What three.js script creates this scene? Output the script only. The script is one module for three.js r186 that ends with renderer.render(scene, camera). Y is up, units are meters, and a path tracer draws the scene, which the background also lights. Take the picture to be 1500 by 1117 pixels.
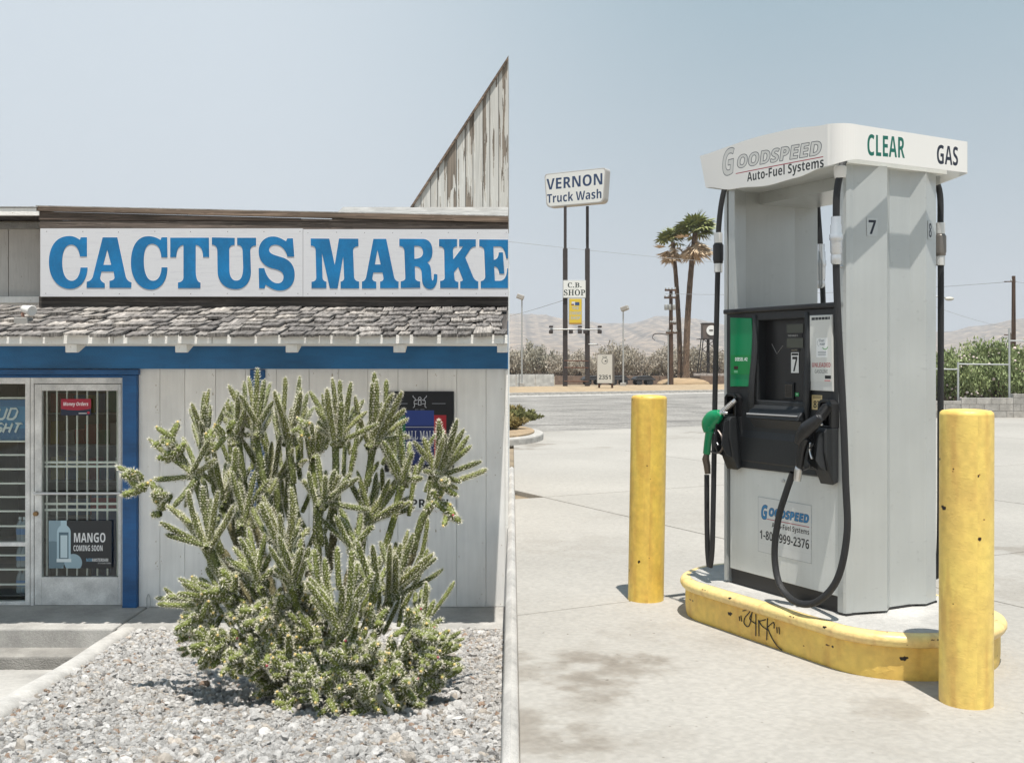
import * as THREE from 'three';
import { mergeGeometries } from 'three/addons/utils/BufferGeometryUtils.js';
import { RoundedBoxGeometry } from 'three/addons/geometries/RoundedBoxGeometry.js';

// ---------------------------------------------------------------- camera, sky, sun, exposure
const scene = new THREE.Scene();
const FOC = 1550, CX = 750, HY = 530, EYE = 1.5;            // lens: focal length and horizon, in picture units of 1500 x 1117
const camera = new THREE.PerspectiveCamera(2 * Math.atan(558.5 / FOC) * 180 / Math.PI, 1500 / 1117, 0.1, 12000);
camera.position.set(0, EYE, 0);
camera.lookAt(0, EYE, -10);
camera.setViewOffset(1500, 1117, 0, 28.5, 1500, 1117);
scene.add(camera);
const renderer = new THREE.WebGLRenderer({ antialias: true });
renderer.toneMapping = THREE.LinearToneMapping;
renderer.toneMappingExposure = 1.27;
renderer.shadowMap.enabled = true;
const srgb = (r, g, b) => { const f = (c) => { c /= 255; return c <= 0.04045 ? c / 12.92 : ((c + 0.055) / 1.055) ** 2.4; }; return [f(r), f(g), f(b)]; };
const lerp = (a, b, t) => a + (b - a) * t, clamp = (x, a = 0, b = 1) => Math.min(b, Math.max(a, x));
const sstep = (a, b, x) => { const t = clamp((x - a) / (b - a)); return t * t * (3 - 2 * t); };
{
  // hazy desert sky: paler and milkier to the left, clearer blue to the right and overhead
  const w = 512, h = 256, data = new Float32Array(w * h * 4);
  const hor = srgb(195, 197, 201), blue = srgb(108, 148, 166), zen = srgb(122, 154, 180), milk = srgb(196, 205, 213);
  for (let j = 0; j < h; j++) for (let i = 0; i < w; i++) {
    const el = ((j + 0.5) / h - 0.5) * Math.PI, az = ((i + 0.5) / w - 0.5) * 2 * Math.PI;
    const x = Math.cos(az);                                  // 1 towards +x
    const e = Math.max(0, Math.sin(el)), clear = sstep(-0.28, 0.26, x);
    const k = (j * w + i) * 4;
    for (let c = 0; c < 3; c++) {
      const low = lerp(hor[c], blue[c], 1 - Math.exp(-e * 3.0)), lowM = lerp(hor[c], milk[c], 1 - Math.exp(-e * 9));
      const v = lerp(lowM, low, 0.12 + 0.88 * clear);
      data[k + c] = lerp(v, zen[c], sstep(0.3, 1, e));
    }
    data[k + 3] = 1;
  }
  const sky = new THREE.DataTexture(data, w, h, THREE.RGBAFormat, THREE.FloatType);
  sky.mapping = THREE.EquirectangularReflectionMapping; sky.magFilter = THREE.LinearFilter; sky.minFilter = THREE.LinearFilter; sky.needsUpdate = true;
  scene.background = sky; scene.environment = sky;
  scene.backgroundIntensity = 1; scene.environmentIntensity = 1;
}
const SUN = new THREE.Vector3(0.17, 0, 0.985).normalize().multiplyScalar(Math.cos(74 * Math.PI / 180)).setY(Math.sin(74 * Math.PI / 180));
const sun = new THREE.DirectionalLight(new THREE.Color(1, 0.955, 0.89), 5);
sun.position.copy(SUN).multiplyScalar(60); sun.target.position.set(0, 0, -8); sun.position.add(sun.target.position);
sun.castShadow = true; sun.shadow.radius = 1;
Object.assign(sun.shadow.camera, { left: -40, right: 40, top: 40, bottom: -40, near: 1, far: 160 });
sun.shadow.mapSize.set(4096, 4096);
scene.add(sun, sun.target);

// ---------------------------------------------------------------- helpers
function rng(seed) { let a = seed >>> 0; return () => { a = (a + 0x6d2b79f5) | 0; let t = Math.imul(a ^ (a >>> 15), 1 | a); t = (t + Math.imul(t ^ (t >>> 7), 61 | t)) ^ t; return ((t ^ (t >>> 14)) >>> 0) / 4294967296; }; }
const hash2 = (x, y, s) => { let h = Math.imul(x | 0, 374761393) + Math.imul(y | 0, 668265263) + Math.imul(s | 0, 1442695041); h = Math.imul(h ^ (h >>> 13), 1274126177); return ((h ^ (h >>> 16)) >>> 0) / 4294967296; };
function vnoise(x, y, s = 0, px = 0, py = 0) {               // value noise, periodic when px/py are given
  const x0 = Math.floor(x), y0 = Math.floor(y), fx = x - x0, fy = y - y0, u = fx * fx * (3 - 2 * fx), v = fy * fy * (3 - 2 * fy);
  const m = (a, p) => (p ? ((a % p) + p) % p : a);
  const a = hash2(m(x0, px), m(y0, py), s), b = hash2(m(x0 + 1, px), m(y0, py), s), c = hash2(m(x0, px), m(y0 + 1, py), s), d = hash2(m(x0 + 1, px), m(y0 + 1, py), s);
  return lerp(lerp(a, b, u), lerp(c, d, u), v);
}
function fbm(x, y, s = 0, oct = 4, px = 0, py = 0) { let a = 0.5, v = 0, t = 0; for (let i = 0; i < oct; i++) { v += a * vnoise(x, y, s + i * 17, px, py); t += a; x *= 2; y *= 2; px *= 2; py *= 2; a *= 0.5; } return v / t; }
function tex(w, h, fn, color = true) {
  const d = new Uint8Array(w * h * 4);
  for (let j = 0; j < h; j++) for (let i = 0; i < w; i++) { const c = fn(i / w, j / h), k = (j * w + i) * 4; d[k] = clamp(c[0]) * 255; d[k + 1] = clamp(c[1]) * 255; d[k + 2] = clamp(c[2]) * 255; d[k + 3] = 255; }
  const t = new THREE.DataTexture(d, w, h); t.wrapS = t.wrapT = THREE.RepeatWrapping; t.magFilter = THREE.LinearFilter; t.minFilter = THREE.LinearFilter;
  if (color) t.colorSpace = THREE.SRGBColorSpace; t.needsUpdate = true; return t;
}
const grey = (v) => [v, v, v];
function canvasTex(w, h, draw) { const c = document.createElement('canvas'); c.width = w; c.height = h; const g = c.getContext('2d'); draw(g, w, h); const t = new THREE.CanvasTexture(c); t.colorSpace = THREE.SRGBColorSpace; t.magFilter = THREE.LinearFilter; return t; }
const rep = (t, x, y = x) => { const c = t.clone(); c.repeat.set(x, y); c.needsUpdate = true; return c; };
const lin = (r, g, b) => new THREE.Color().setRGB(r, g, b);
const hex = (h) => new THREE.Color(h);
const mat = (color, roughness = 0.7, o = {}) => new THREE.MeshStandardMaterial({ color, roughness, metalness: 0, ...o });
const phys = (color, roughness, o = {}) => new THREE.MeshPhysicalMaterial({ color, roughness, ...o });

const ORD = ['first', 'second', 'third', 'fourth', 'fifth', 'sixth', 'seventh', 'eighth', 'ninth', 'tenth', 'eleventh', 'twelfth', 'thirteenth', 'fourteenth'];
const used = {};
function numbered(n) { if (!(n in used)) { used[n] = 0; return n; } used[n]++; return n + '_' + String(used[n]).padStart(3, '0'); }
function mesh(name, g, m, parent = scene) { const o = new THREE.Mesh(g, m); o.name = parent === scene ? numbered(name) : name; o.castShadow = o.receiveShadow = true; parent.add(o); return o; }
function group(name, parent = scene, x = 0, y = 0, z = 0, ry = 0) { const o = new THREE.Group(); o.name = parent === scene ? numbered(name) : name; o.position.set(x, y, z); o.rotation.y = ry; parent.add(o); return o; }
function tag(o, label, category, grp) { o.userData.label = label; o.userData.category = category; if (grp) o.userData.group = grp; return o; }
function structure(o) { o.userData.kind = 'structure'; return o; }
const stuff = (o) => { o.userData.kind = 'stuff'; return o; };
// uv in metres from position along the dominant face axis (object space)
function uvm(g, s = 1, ox = 0, oy = 0, swap = false) {
  const p = g.attributes.position, n = g.attributes.normal, uv = new Float32Array(p.count * 2);
  for (let i = 0; i < p.count; i++) {
    const ax = Math.abs(n.getX(i)), ay = Math.abs(n.getY(i)), az = Math.abs(n.getZ(i)); let u, v;
    if (ay >= ax && ay >= az) { u = p.getX(i); v = p.getZ(i); } else if (ax >= az) { u = p.getZ(i); v = p.getY(i); } else { u = p.getX(i); v = p.getY(i); }
    if (swap) { const t = u; u = v; v = t; }
    uv[i * 2] = u * s + ox; uv[i * 2 + 1] = v * s + oy;
  }
  g.setAttribute('uv', new THREE.BufferAttribute(uv, 2)); return g;
}
function box(x0, x1, y0, y1, z0, z1, o = {}) { const g = o.r ? new RoundedBoxGeometry(x1 - x0, y1 - y0, z1 - z0, 2, o.r) : new THREE.BoxGeometry(x1 - x0, y1 - y0, z1 - z0); g.translate((x0 + x1) / 2, (y0 + y1) / 2, (z0 + z1) / 2); return uvm(g, 1, o.ou || 0, o.ov || 0, o.swap); }
const V = (x, y, z) => new THREE.Vector3(x, y, z);
// swept tube with its own radius at each point; pts Vector3[], rad number[] (or [a,b] ellipse)
function sweep(pts, rad, sides = 10, caps = true, smooth = 0) {
  if (smooth) { const c = new THREE.CatmullRomCurve3(pts, false, 'centripetal'), n = smooth; const P = [], R = []; for (let i = 0; i <= n; i++) { const t = i / n, k = t * (pts.length - 1), a = Math.min(pts.length - 2, Math.floor(k)), f = k - a; P.push(c.getPoint(t)); const ra = rad[a], rb = rad[a + 1]; R.push(Array.isArray(ra) ? [lerp(ra[0], rb[0], f), lerp(ra[1], rb[1], f)] : lerp(ra, rb, f)); } pts = P; rad = R; }
  const pos = [], uv = [], idx = []; let nrm = null, len = 0;
  const t0 = pts[1].clone().sub(pts[0]).normalize(); nrm = Math.abs(t0.y) < 0.9 ? V(0, 1, 0) : V(1, 0, 0); nrm.sub(t0.clone().multiplyScalar(nrm.dot(t0))).normalize();
  for (let i = 0; i < pts.length; i++) {
    const t = (i === 0 ? pts[1].clone().sub(pts[0]) : i === pts.length - 1 ? pts[i].clone().sub(pts[i - 1]) : pts[i + 1].clone().sub(pts[i - 1])).normalize();
    nrm.sub(t.clone().multiplyScalar(nrm.dot(t))).normalize(); const b = t.clone().cross(nrm);
    if (i) len += pts[i].distanceTo(pts[i - 1]);
    const [ra, rb] = Array.isArray(rad[i]) ? rad[i] : [rad[i], rad[i]];
    for (let j = 0; j <= sides; j++) { const a = j / sides * 2 * Math.PI, p = pts[i].clone().addScaledVector(nrm, Math.cos(a) * ra).addScaledVector(b, Math.sin(a) * rb); pos.push(p.x, p.y, p.z); uv.push(j / sides * 2 * Math.PI * (ra + rb) / 2, len); }
  }
  const w = sides + 1;
  for (let i = 0; i < pts.length - 1; i++) for (let j = 0; j < sides; j++) { const a = i * w + j, b = a + 1, c = a + w, d = c + 1; idx.push(a, b, c, b, d, c); }
  if (caps) for (const [e, flip] of [[0, 1], [pts.length - 1, 0]]) { const c = pos.length / 3; pos.push(pts[e].x, pts[e].y, pts[e].z); uv.push(0, 0); for (let j = 0; j < sides; j++) { const a = e * w + j; flip ? idx.push(c, a + 1, a) : idx.push(c, a, a + 1); } }
  const g = new THREE.BufferGeometry(); g.setAttribute('position', new THREE.Float32BufferAttribute(pos, 3)); g.setAttribute('uv', new THREE.Float32BufferAttribute(uv, 2)); g.setIndex(idx); g.computeVertexNormals(); return g;
}
const rod = (a, b, r, r2 = r, s = 8) => sweep([a, b], [r, r2], s);
function lathe(pts, seg = 32) { const g = new THREE.LatheGeometry(pts.map(([r, y]) => new THREE.Vector2(r, y)), seg); return g; }
const merge = (a) => mergeGeometries(a.map((g) => { g = g.index ? g.toNonIndexed() : g; for (const k of Object.keys(g.attributes)) if (!['position', 'normal', 'uv'].includes(k)) g.deleteAttribute(k); if (!g.attributes.uv) g.setAttribute('uv', new THREE.BufferAttribute(new Float32Array(g.attributes.position.count * 2), 2)); return g; }));
function extrude(shape, depth, o = {}) { return new THREE.ExtrudeGeometry(shape, { depth, bevelEnabled: !!o.bevel, bevelThickness: o.bevel || 0, bevelSize: o.bevel || 0, bevelOffset: -(o.bevel || 0), bevelSegments: 2, curveSegments: o.cs || 10 }); }
function poly(pts) { const s = new THREE.Shape(); pts.forEach(([x, y], i) => (i ? s.lineTo(x, y) : s.moveTo(x, y))); return s; }
// a quad plane with 0..1 uv: width w, height h, facing +z
const plate = (w, h) => new THREE.PlaneGeometry(w, h);
// places in the photograph turned into metres: at a given distance ahead, or on level ground
const at = (px, py, d) => V((px - CX) / FOC * d, EYE + (HY - py) / FOC * d, -d);
const onGround = (px, py, y = 0) => at(px, py, (EYE - y) * FOC / (py - HY));

// ---------------------------------------------------------------- shared textures
const tGrain = tex(256, 256, (u, v) => { const n = fbm(u * 64, v * 64, 3, 3, 64, 64); return grey(0.5 + (n - 0.5) * 1.2); }, false);
const tBlotch = tex(512, 512, (u, v) => { const n = fbm(u * 6, v * 6, 11, 6, 6, 6), m = fbm(u * 90, v * 90, 5, 2, 90, 90); const k = 0.9 + (n - 0.5) * 0.3 + (m - 0.5) * 0.1; return [k, k * 0.995, k * 0.985]; });
const tWood = tex(256, 1024, (u, v) => {                     // grain along v
  const s = fbm(u * 40, v * 3, 7, 4, 40, 3), f = fbm(u * 128, v * 10, 9, 2, 128, 10), w = fbm(u * 5, v * 4, 21, 4, 5, 4); let k = 0.45 + s * 0.5 + (f - 0.5) * 0.45;
  if (f > 0.78) k *= 0.55; k *= 0.75 + w * 0.5; return [k * 1.02, k * 0.97, k * 0.93];
});
const tWoodB = tex(256, 1024, (u, v) => { const f = fbm(u * 128, v * 10, 9, 2, 128, 10), s = fbm(u * 40, v * 3, 7, 4, 40, 3); return grey(f > 0.75 ? 0.1 : 0.4 + s * 0.5); }, false);
const tPaint = tex(512, 512, (u, v) => {                     // brushed old paint, faint vertical streaks and small chips
  const s = fbm(u * 50, v * 4, 31, 3, 50, 4), b = fbm(u * 5, v * 5, 37, 4, 5, 5), chip = fbm(u * 60, v * 40, 41, 3, 60, 40); let k = 0.96 + (s - 0.5) * 0.06 + (b - 0.5) * 0.09; let r = k, g = k * 0.998, bl = k * 0.992; if (chip > 0.86) { r *= 0.75; g *= 0.7; bl *= 0.63; } return [r, g, bl];
});
// ================================================================ THE GROUND
const U = [-0.464, 0.886], Vv = [0.886, 0.464];              // (x, distance): the forecourt's and the road's own axes
const tSand = tex(512, 512, (u, v) => { const n = fbm(u * 8, v * 8, 51, 6, 8, 8), m = fbm(u * 120, v * 120, 53, 2, 120, 120); const k = 0.82 + (n - 0.5) * 0.35 + (m - 0.5) * 0.22; return [k, k * 0.93, k * 0.83]; });
{
  const s = new THREE.Shape(); s.moveTo(-4000, 400).lineTo(4000, 400).lineTo(4000, -4200).lineTo(-4000, -4200).lineTo(-4000, 400);
  const h = new THREE.Path(); h.moveTo(-9, -0.4).lineTo(0, -0.4).lineTo(0, -15).lineTo(-9, -15).lineTo(-9, -0.4); s.holes.push(h);
  const g = new THREE.ShapeGeometry(s); const p = g.attributes.position; for (let i = 0; i < p.count; i++) p.setXYZ(i, p.getX(i), -0.05, p.getY(i)); g.index.array.reverse(); g.computeVertexNormals(); uvm(g, 1 / 7);
  structure(mesh('ground', g, mat(lin(0.42, 0.39, 0.34), 0.95, { map: tSand, bumpMap: tSand, bumpScale: 0.02 })));
}
const BED = (d) => -0.1 - 0.147 * (Math.max(3.72, d) - 4.4);   // the stone bed falls gently towards the shop
const PATH = (d) => -1.0 + 0.12 * (8.6 - d);
function strip(x0, x1, d0, d1, yf, nx = 2, nd = 12) {
  const pos = [], uv = [], idx = [];
  for (let j = 0; j <= nd; j++) for (let i = 0; i <= nx; i++) { const d = lerp(d0, d1, j / nd), a = typeof x0 === 'function' ? x0(d) : x0, x = lerp(a, x1, i / nx); pos.push(x, yf(d), -d); uv.push(x, d); }
  for (let j = 0; j < nd; j++) for (let i = 0; i < nx; i++) { const a = j * (nx + 1) + i, b = a + 1, c = a + nx + 1, d = c + 1; idx.push(a, b, c, b, d, c); }
  const g = new THREE.BufferGeometry(); g.setAttribute('position', new THREE.Float32BufferAttribute(pos, 3)); g.setAttribute('uv', new THREE.Float32BufferAttribute(uv, 2)); g.setIndex(idx); g.computeVertexNormals(); return g;
}
const kerbIn = (d) => -3.147 + (8.9 - d) * 0.1945, KW = 0.165;
const mConc = mat(lin(0.48, 0.47, 0.45), 0.85, { map: rep(tBlotch, 0.8), bumpMap: rep(tGrain, 3), bumpScale: 0.003 });
structure(mesh('path', strip(-9, 0, 0.35, 15, PATH, 2, 20), mat(lin(0.5, 0.49, 0.47), 0.9, { map: rep(tBlotch, 0.5), bumpMap: rep(tGrain, 2), bumpScale: 0.003 })));
structure(mesh('stone_bed', strip((d) => kerbIn(d) - 0.05, -0.01, 0.4, 8.95, (d) => BED(d) - 0.012, 4, 24), mat(lin(0.24, 0.21, 0.18), 0.95, { map: rep(tSand, 2), bumpMap: rep(tGrain, 3), bumpScale: 0.01 })));
{ // loose white rock
  const ico = new THREE.IcosahedronGeometry(1, 1), p = ico.attributes.position, seen = {};
  for (let i = 0; i < p.count; i++) { const k = [p.getX(i), p.getY(i), p.getZ(i)].map((c) => c.toFixed(3)).join(); const R = (seen[k] ??= 0.62 + hash2(Object.keys(seen).length, 5, 9) * 0.6); p.setXYZ(i, p.getX(i) * R, p.getY(i) * R, p.getZ(i) * R); }
  ico.computeVertexNormals();
  const N = 62000, im = new THREE.InstancedMesh(ico, mat(lin(1, 1, 1), 0.9, { bumpMap: rep(tGrain, 1), bumpScale: 0.004 }), N), R = rng(77), M = new THREE.Matrix4(), Q = new THREE.Quaternion(), E = new THREE.Euler(), C = new THREE.Color();
  for (let i = 0; i < N; i++) {
    const d = 3.75 + (8.93 - 3.75) * Math.pow(R(), 1.15), x = lerp(kerbIn(d) - 0.01, -0.02, R());
    const s = (0.0058 + 0.0098 * Math.pow(R(), 1.6)) * (R() < 0.05 ? 1.5 + R() * 0.5 : 1);
    E.set(R() * 6.3, R() * 6.3, R() * 6.3); Q.setFromEuler(E);
    M.compose(V(x, BED(d) + s * (R() * 0.9 - 0.1), -d), Q, V(s * (0.8 + R() * 0.6), s * (0.65 + R() * 0.4), s * (0.8 + R() * 0.6))); im.setMatrixAt(i, M);
    const t = R(), b = 0.41 + R() * 0.27; if (t < 0.78) C.setRGB(b, b * 0.965, b * 0.92); else if (t < 0.93) C.setRGB(b * 0.9, b * 0.8, b * 0.69); else if (t < 0.96) C.setRGB(0.38, 0.27, 0.2); else C.setRGB(0.24, 0.23, 0.22); im.setColorAt(i, C);
  }
  im.name = 'gravel'; im.castShadow = im.receiveShadow = true; scene.add(im); stuff(im); tag(im, 'loose white crushed rock covering the planting bed', 'gravel');
}
function kerbSweep(profile, stations) {                      // profile(d) -> [[x,y],...]
  const pos = [], uv = [], idx = []; const n = profile(stations[0]).length;
  stations.forEach((d) => { let l = 0; profile(d).forEach(([x, y], i, a) => { if (i) l += Math.hypot(x - a[i - 1][0], y - a[i - 1][1]); pos.push(x, y, -d); uv.push(l, d); }); });
  for (let j = 0; j < stations.length - 1; j++) for (let i = 0; i < n - 1; i++) { const a = j * n + i, b = a + 1, c = a + n, d = c + 1; idx.push(a, b, c, b, d, c); }
  const g = new THREE.BufferGeometry(); g.setAttribute('position', new THREE.Float32BufferAttribute(pos, 3)); g.setAttribute('uv', new THREE.Float32BufferAttribute(uv, 2)); g.setIndex(idx); g.computeVertexNormals(); return g;
}
const range = (a, b, n) => Array.from({ length: n + 1 }, (_, i) => lerp(a, b, i / n));
const mKerb = mat(lin(0.66, 0.64, 0.61), 0.8, { map: rep(tBlotch, 1.1), bumpMap: rep(tGrain, 4), bumpScale: 0.002 });
const kp = (x0, x1, top, bot) => [[x0, bot], [x0, top - 0.05], [x0 + 0.012, top - 0.018], [x0 + 0.04, top], [(x0 + x1) / 2, top + 0.004], [x1 - 0.04, top], [x1 - 0.012, top - 0.018], [x1, top - 0.05], [x1, bot]];
structure(mesh('kerb', kerbSweep((d) => { const x = kerbIn(d) + 0.012 * Math.sin(d * 2.1); return kp(x - KW, x, BED(d) + 0.035, PATH(d) - 0.1); }, range(0.4, 8.88, 40)), mKerb));
structure(mesh('edging_kerb', kerbSweep((d) => kp(-0.044, 0.036, 0.02, -1.3), range(0.4, 15, 12)), mKerb));
// walkway along the shop and its two steps
const WALKY = -0.74;
structure(mesh('walkway', merge([box(-3.33, -0.05, WALKY - 0.3, WALKY, -9.78, -8.9, { r: 0.012 }), box(-9, -3.342, WALKY - 0.3, WALKY + 0.002, -9.78, -8.88, { r: 0.018 })]), mConc));
structure(mesh('step', box(-9, -3.26, -1.3, -0.895, -8.9, -8.6, { r: 0.018 }), mat(lin(0.33, 0.32, 0.3), 0.9, { map: rep(tBlotch, 1.2), bumpMap: rep(tGrain, 2), bumpScale: 0.006 })));

// ================================================================ THE SHOP
const WD = 9.69, wk = WD / FOC;                               // distance of the shop front
const bx = (px, d = WD) => (px - CX) * d / FOC, by = (py, d = WD) => EYE + (HY - py) * d / FOC;
const XR = -0.034;                                            // right end of the shop
const mWhite = mat(lin(0.93, 0.92, 0.895), 0.6, { map: rep(tPaint, 0.8), bumpMap: rep(tWoodB, 1, 0.5), bumpScale: 0.0012 });
const mWhiteB = mat(lin(0.91, 0.9, 0.88), 0.6, { map: rep(tPaint, 0.7), bumpMap: rep(tWoodB, 1, 0.5), bumpScale: 0.0012 });
const mTrim = mat(lin(0.9, 0.88, 0.84), 0.6, { map: rep(tPaint, 1.3, 1.3), bumpMap: rep(tGrain, 2), bumpScale: 0.002 });
const tBluePaint = tex(512, 512, (u, v) => { const b = fbm(u * 4, v * 7, 171, 5, 4, 7), s = fbm(u * 12, v * 60, 173, 3, 12, 60), c = fbm(u * 70, v * 70, 175, 3, 70, 70); const k = 0.86 + (b - 0.5) * 0.35 + (s - 0.5) * 0.12; if (c > 0.83) return [0.95, 0.85, 0.75]; return [k * (0.8 + b * 0.5), k, k * 0.97]; });
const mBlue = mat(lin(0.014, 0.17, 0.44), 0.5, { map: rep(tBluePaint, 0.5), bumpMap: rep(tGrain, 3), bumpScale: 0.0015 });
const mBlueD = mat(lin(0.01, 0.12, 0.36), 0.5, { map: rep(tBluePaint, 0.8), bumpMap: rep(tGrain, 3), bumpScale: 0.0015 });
const mWeather = [[0.17, 0.15, 0.135], [0.2, 0.165, 0.14], [0.1, 0.096, 0.092], [0.24, 0.195, 0.155]].map(([r, g, b]) => mat(lin(r * 1.4, g * 1.4, b * 1.4), 0.9, { map: rep(tWood, 2.2, 0.5), bumpMap: rep(tWoodB, 2.2, 0.5), bumpScale: 0.004 }));
const mAlu = mat(lin(0.95, 0.95, 0.94), 0.42, { map: rep(tBlotch, 1.5) });
const mRoofing = mat(lin(0.45, 0.45, 0.44), 0.95, { map: rep(tBlotch, 2), bumpMap: rep(tGrain, 3), bumpScale: 0.01 });
const shop = group('market_building', scene, 0, 0, 0);
tag(shop, 'low white and blue roadside market with wood shake eave and weathered gable', 'building');
// --- front wall of vertical boards
const wall = mesh('wall', box(bx(203), XR - 0.002, WALKY - 0.2, by(470), -WD - 0.14, -WD + 0.003), mWhiteB, shop);
{
  const seams = [203, 234.6, 271, 316, 360, 405, 453, 496, 539, 583, 626.5, 669, 712, 745.2];
  for (let i = 0; i < seams.length - 1; i++) {
    const x0 = bx(seams[i]) + 0.0025, x1 = Math.min(XR - 0.003, bx(seams[i + 1]) - 0.0025), dz = (hash2(i, 3, 1) - 0.5) * 0.003;
    mesh('board', box(x0, x1, WALKY + 0.004, by(500), -WD - 0.006, -WD + 0.012 + dz, { r: 0.004, ou: i * 0.37 }), i % 3 ? mWhite : mWhiteB, wall);
  }
}
const trimBlue = (n, px0, px1, py0, py1, dz, m = mBlue) => mesh(n, box(bx(px0), Math.min(bx(px1), XR - 0.001), by(py1), by(py0), -WD - 0.01, -WD + dz, { r: 0.004 }), m, shop);
trimBlue('header_beam', -300, 745, 470, 540, 0.05);
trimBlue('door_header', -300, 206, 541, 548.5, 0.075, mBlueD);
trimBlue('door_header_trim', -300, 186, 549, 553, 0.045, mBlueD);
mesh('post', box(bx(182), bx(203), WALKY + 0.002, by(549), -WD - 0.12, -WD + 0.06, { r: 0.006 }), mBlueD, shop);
mesh('post', box(bx(367), bx(389), WALKY + 0.002, by(541), -WD + 0.008, -WD + 0.035, { r: 0.006 }), mBlueD, shop);
mesh('corner_board', box(bx(740), XR, WALKY + 0.002, by(541), -WD + 0.008, -WD + 0.034, { r: 0.004 }), mTrim, shop);
// --- body behind the front
mesh('side_wall', box(XR - 0.1, XR - 0.004, -1.3, by(322), -14, -WD - 0.141, {}), mWhiteB, shop);
mesh('side_wall', box(-6.6, -6.5, -1.3, by(322), -14, -WD - 0.141, {}), mWhiteB, shop);
mesh('back_wall', box(-6.6, XR, -1.3, by(322), -14.1, -14, {}), mWhiteB, shop);
mesh('flat_roof', box(-6.6, XR - 0.004, by(330), by(322) + 0.001, -14.1, -WD - 0.2, {}), mRoofing, shop);
const mInside = mat(lin(0.25, 0.22, 0.19), 0.9), mFloorIn = mat(lin(0.2, 0.18, 0.16), 0.4);
mesh('inner_wall', box(-6.49, XR - 0.11, WALKY, by(490), -13.98, -13.9), mInside, shop);
mesh('inner_floor', box(-6.49, XR - 0.11, WALKY - 0.08, WALKY - 0.004, -13.9, -WD - 0.145), mFloorIn, shop);
mesh('inner_ceiling', box(-6.49, XR - 0.11, by(500), by(490), -13.9, -WD - 0.145), mInside, shop);
mesh('inner_partition', box(bx(215), bx(215) + 0.08, WALKY, by(500), -13.9, -WD - 0.145), mInside, shop);
mesh('front_lintel', box(-6.6, bx(203), by(553), by(470), -WD - 0.14, -WD - 0.011), mWhiteB, shop);
mesh('front_pier', box(-6.6, bx(-120), WALKY - 0.2, by(553), -WD - 0.14, -WD + 0.0), mWhiteB, shop);
// --- glazed door
const mGlass = phys(lin(0.9, 0.93, 0.92), 0.02, { transmission: 1, thickness: 0, ior: 1.38 });
const mBar = mat(lin(0.82, 0.80, 0.74), 0.5);
const door = group('door', shop);
{
  const D = WD + 0.045, zf = -D, X = (p) => bx(p, D), Y = (p) => by(p, D);
  const fr = (px0, px1, py0, py1, t = 0.045) => box(X(px0), X(px1), Y(py1), Y(py0), zf - t, zf, { r: 0.004 });
  mesh('door_frame', merge([fr(44, 49, 553, 889, 0.09), fr(177.5, 182, 553, 889, 0.09), fr(49, 177.5, 553, 561.5, 0.09)]), mAlu, door);
  mesh('stile', fr(50, 60.5, 562.5, 886), mAlu, door); mesh('stile', fr(172.5, 177, 562.5, 886), mAlu, door);
  mesh('top_rail', fr(60.5, 172.5, 562.5, 572), mAlu, door); mesh('kick_panel', fr(60.5, 172.5, 845, 886), mAlu, door);
  mesh('glass_pane', box(X(60.5), X(172.5), Y(845), Y(572), zf - 0.026, zf - 0.02), mGlass, door);
  const pb = mesh('push_bar', rod(V(X(53), Y(721.5), zf + 0.05), V(X(179), Y(721.5), zf + 0.05), 0.014, 0.014, 12), mat(lin(0.6, 0.6, 0.6), 0.3, { metalness: 0.7 }), door);
  mesh('bracket', box(X(53), X(56), Y(724), Y(719), zf, zf + 0.06), mAlu, pb); mesh('bracket', box(X(175.5), X(178), Y(724), Y(719), zf, zf + 0.06), mAlu, pb);
  const lk = new THREE.CylinderGeometry(0.02, 0.024, 0.03, 16); lk.rotateX(Math.PI / 2); lk.translate(X(52.5), Y(752), zf + 0.01); mesh('lock', lk, mat(lin(0.25, 0.16, 0.08), 0.35, { metalness: 0.8 }), door);
  const gr = group('security_grille', door);
  for (let i = 0; i < 8; i++) mesh('bar', rod(V(X(63 + i * 14.9), Y(845), zf - 0.075), V(X(63 + i * 14.9), Y(572), zf - 0.075), 0.0085), mBar, gr);
  for (const p of [678, 684, 739, 748]) mesh('bar', box(X(60), X(173), Y(p + 1.6), Y(p - 1.6), zf - 0.09, zf - 0.065), mBar, gr);
  mesh('threshold', box(X(44), X(182), WALKY + 0.001, Y(886.5), zf - 0.1, zf + 0.02, { r: 0.004 }), mAlu, door);
}
// --- shop window left of the door
const win = group('window', shop);
{
  const D = WD + 0.045, zf = -D, X = (p) => bx(p, D), Y = (p) => by(p, D);
  mesh('mullion', box(X(36.5), X(43.5), WALKY + 0.004, Y(553), zf - 0.09, zf + 0.004, { r: 0.004 }), mAlu, win);
  mesh('frame_rail', box(X(-120), X(36.5), Y(562), Y(553), zf - 0.07, zf, { r: 0.004 }), mAlu, win);
  mesh('frame_rail', box(X(-120), X(36.5), Y(800), Y(794), zf - 0.07, zf, { r: 0.004 }), mAlu, win);
  mesh('frame_rail', box(X(-120), X(36.5), WALKY + 0.003, Y(881), zf - 0.07, zf, { r: 0.004 }), mAlu, win);
  mesh('glass_pane', box(X(-120), X(36.5), Y(794), Y(562), zf - 0.036, zf - 0.03), mGlass, win);
  mesh('glass_pane', box(X(-120), X(36.5), Y(881), Y(800), zf - 0.036, zf - 0.03), mGlass, win);
  for (const p of [583, 647, 667, 688, 709, 729, 750, 772, 815, 836, 858]) mesh('bar', box(X(-120), X(36.4), Y(p + 1.2), Y(p - 1.2), zf - 0.085, zf - 0.065), mBar, win);
}
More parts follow.
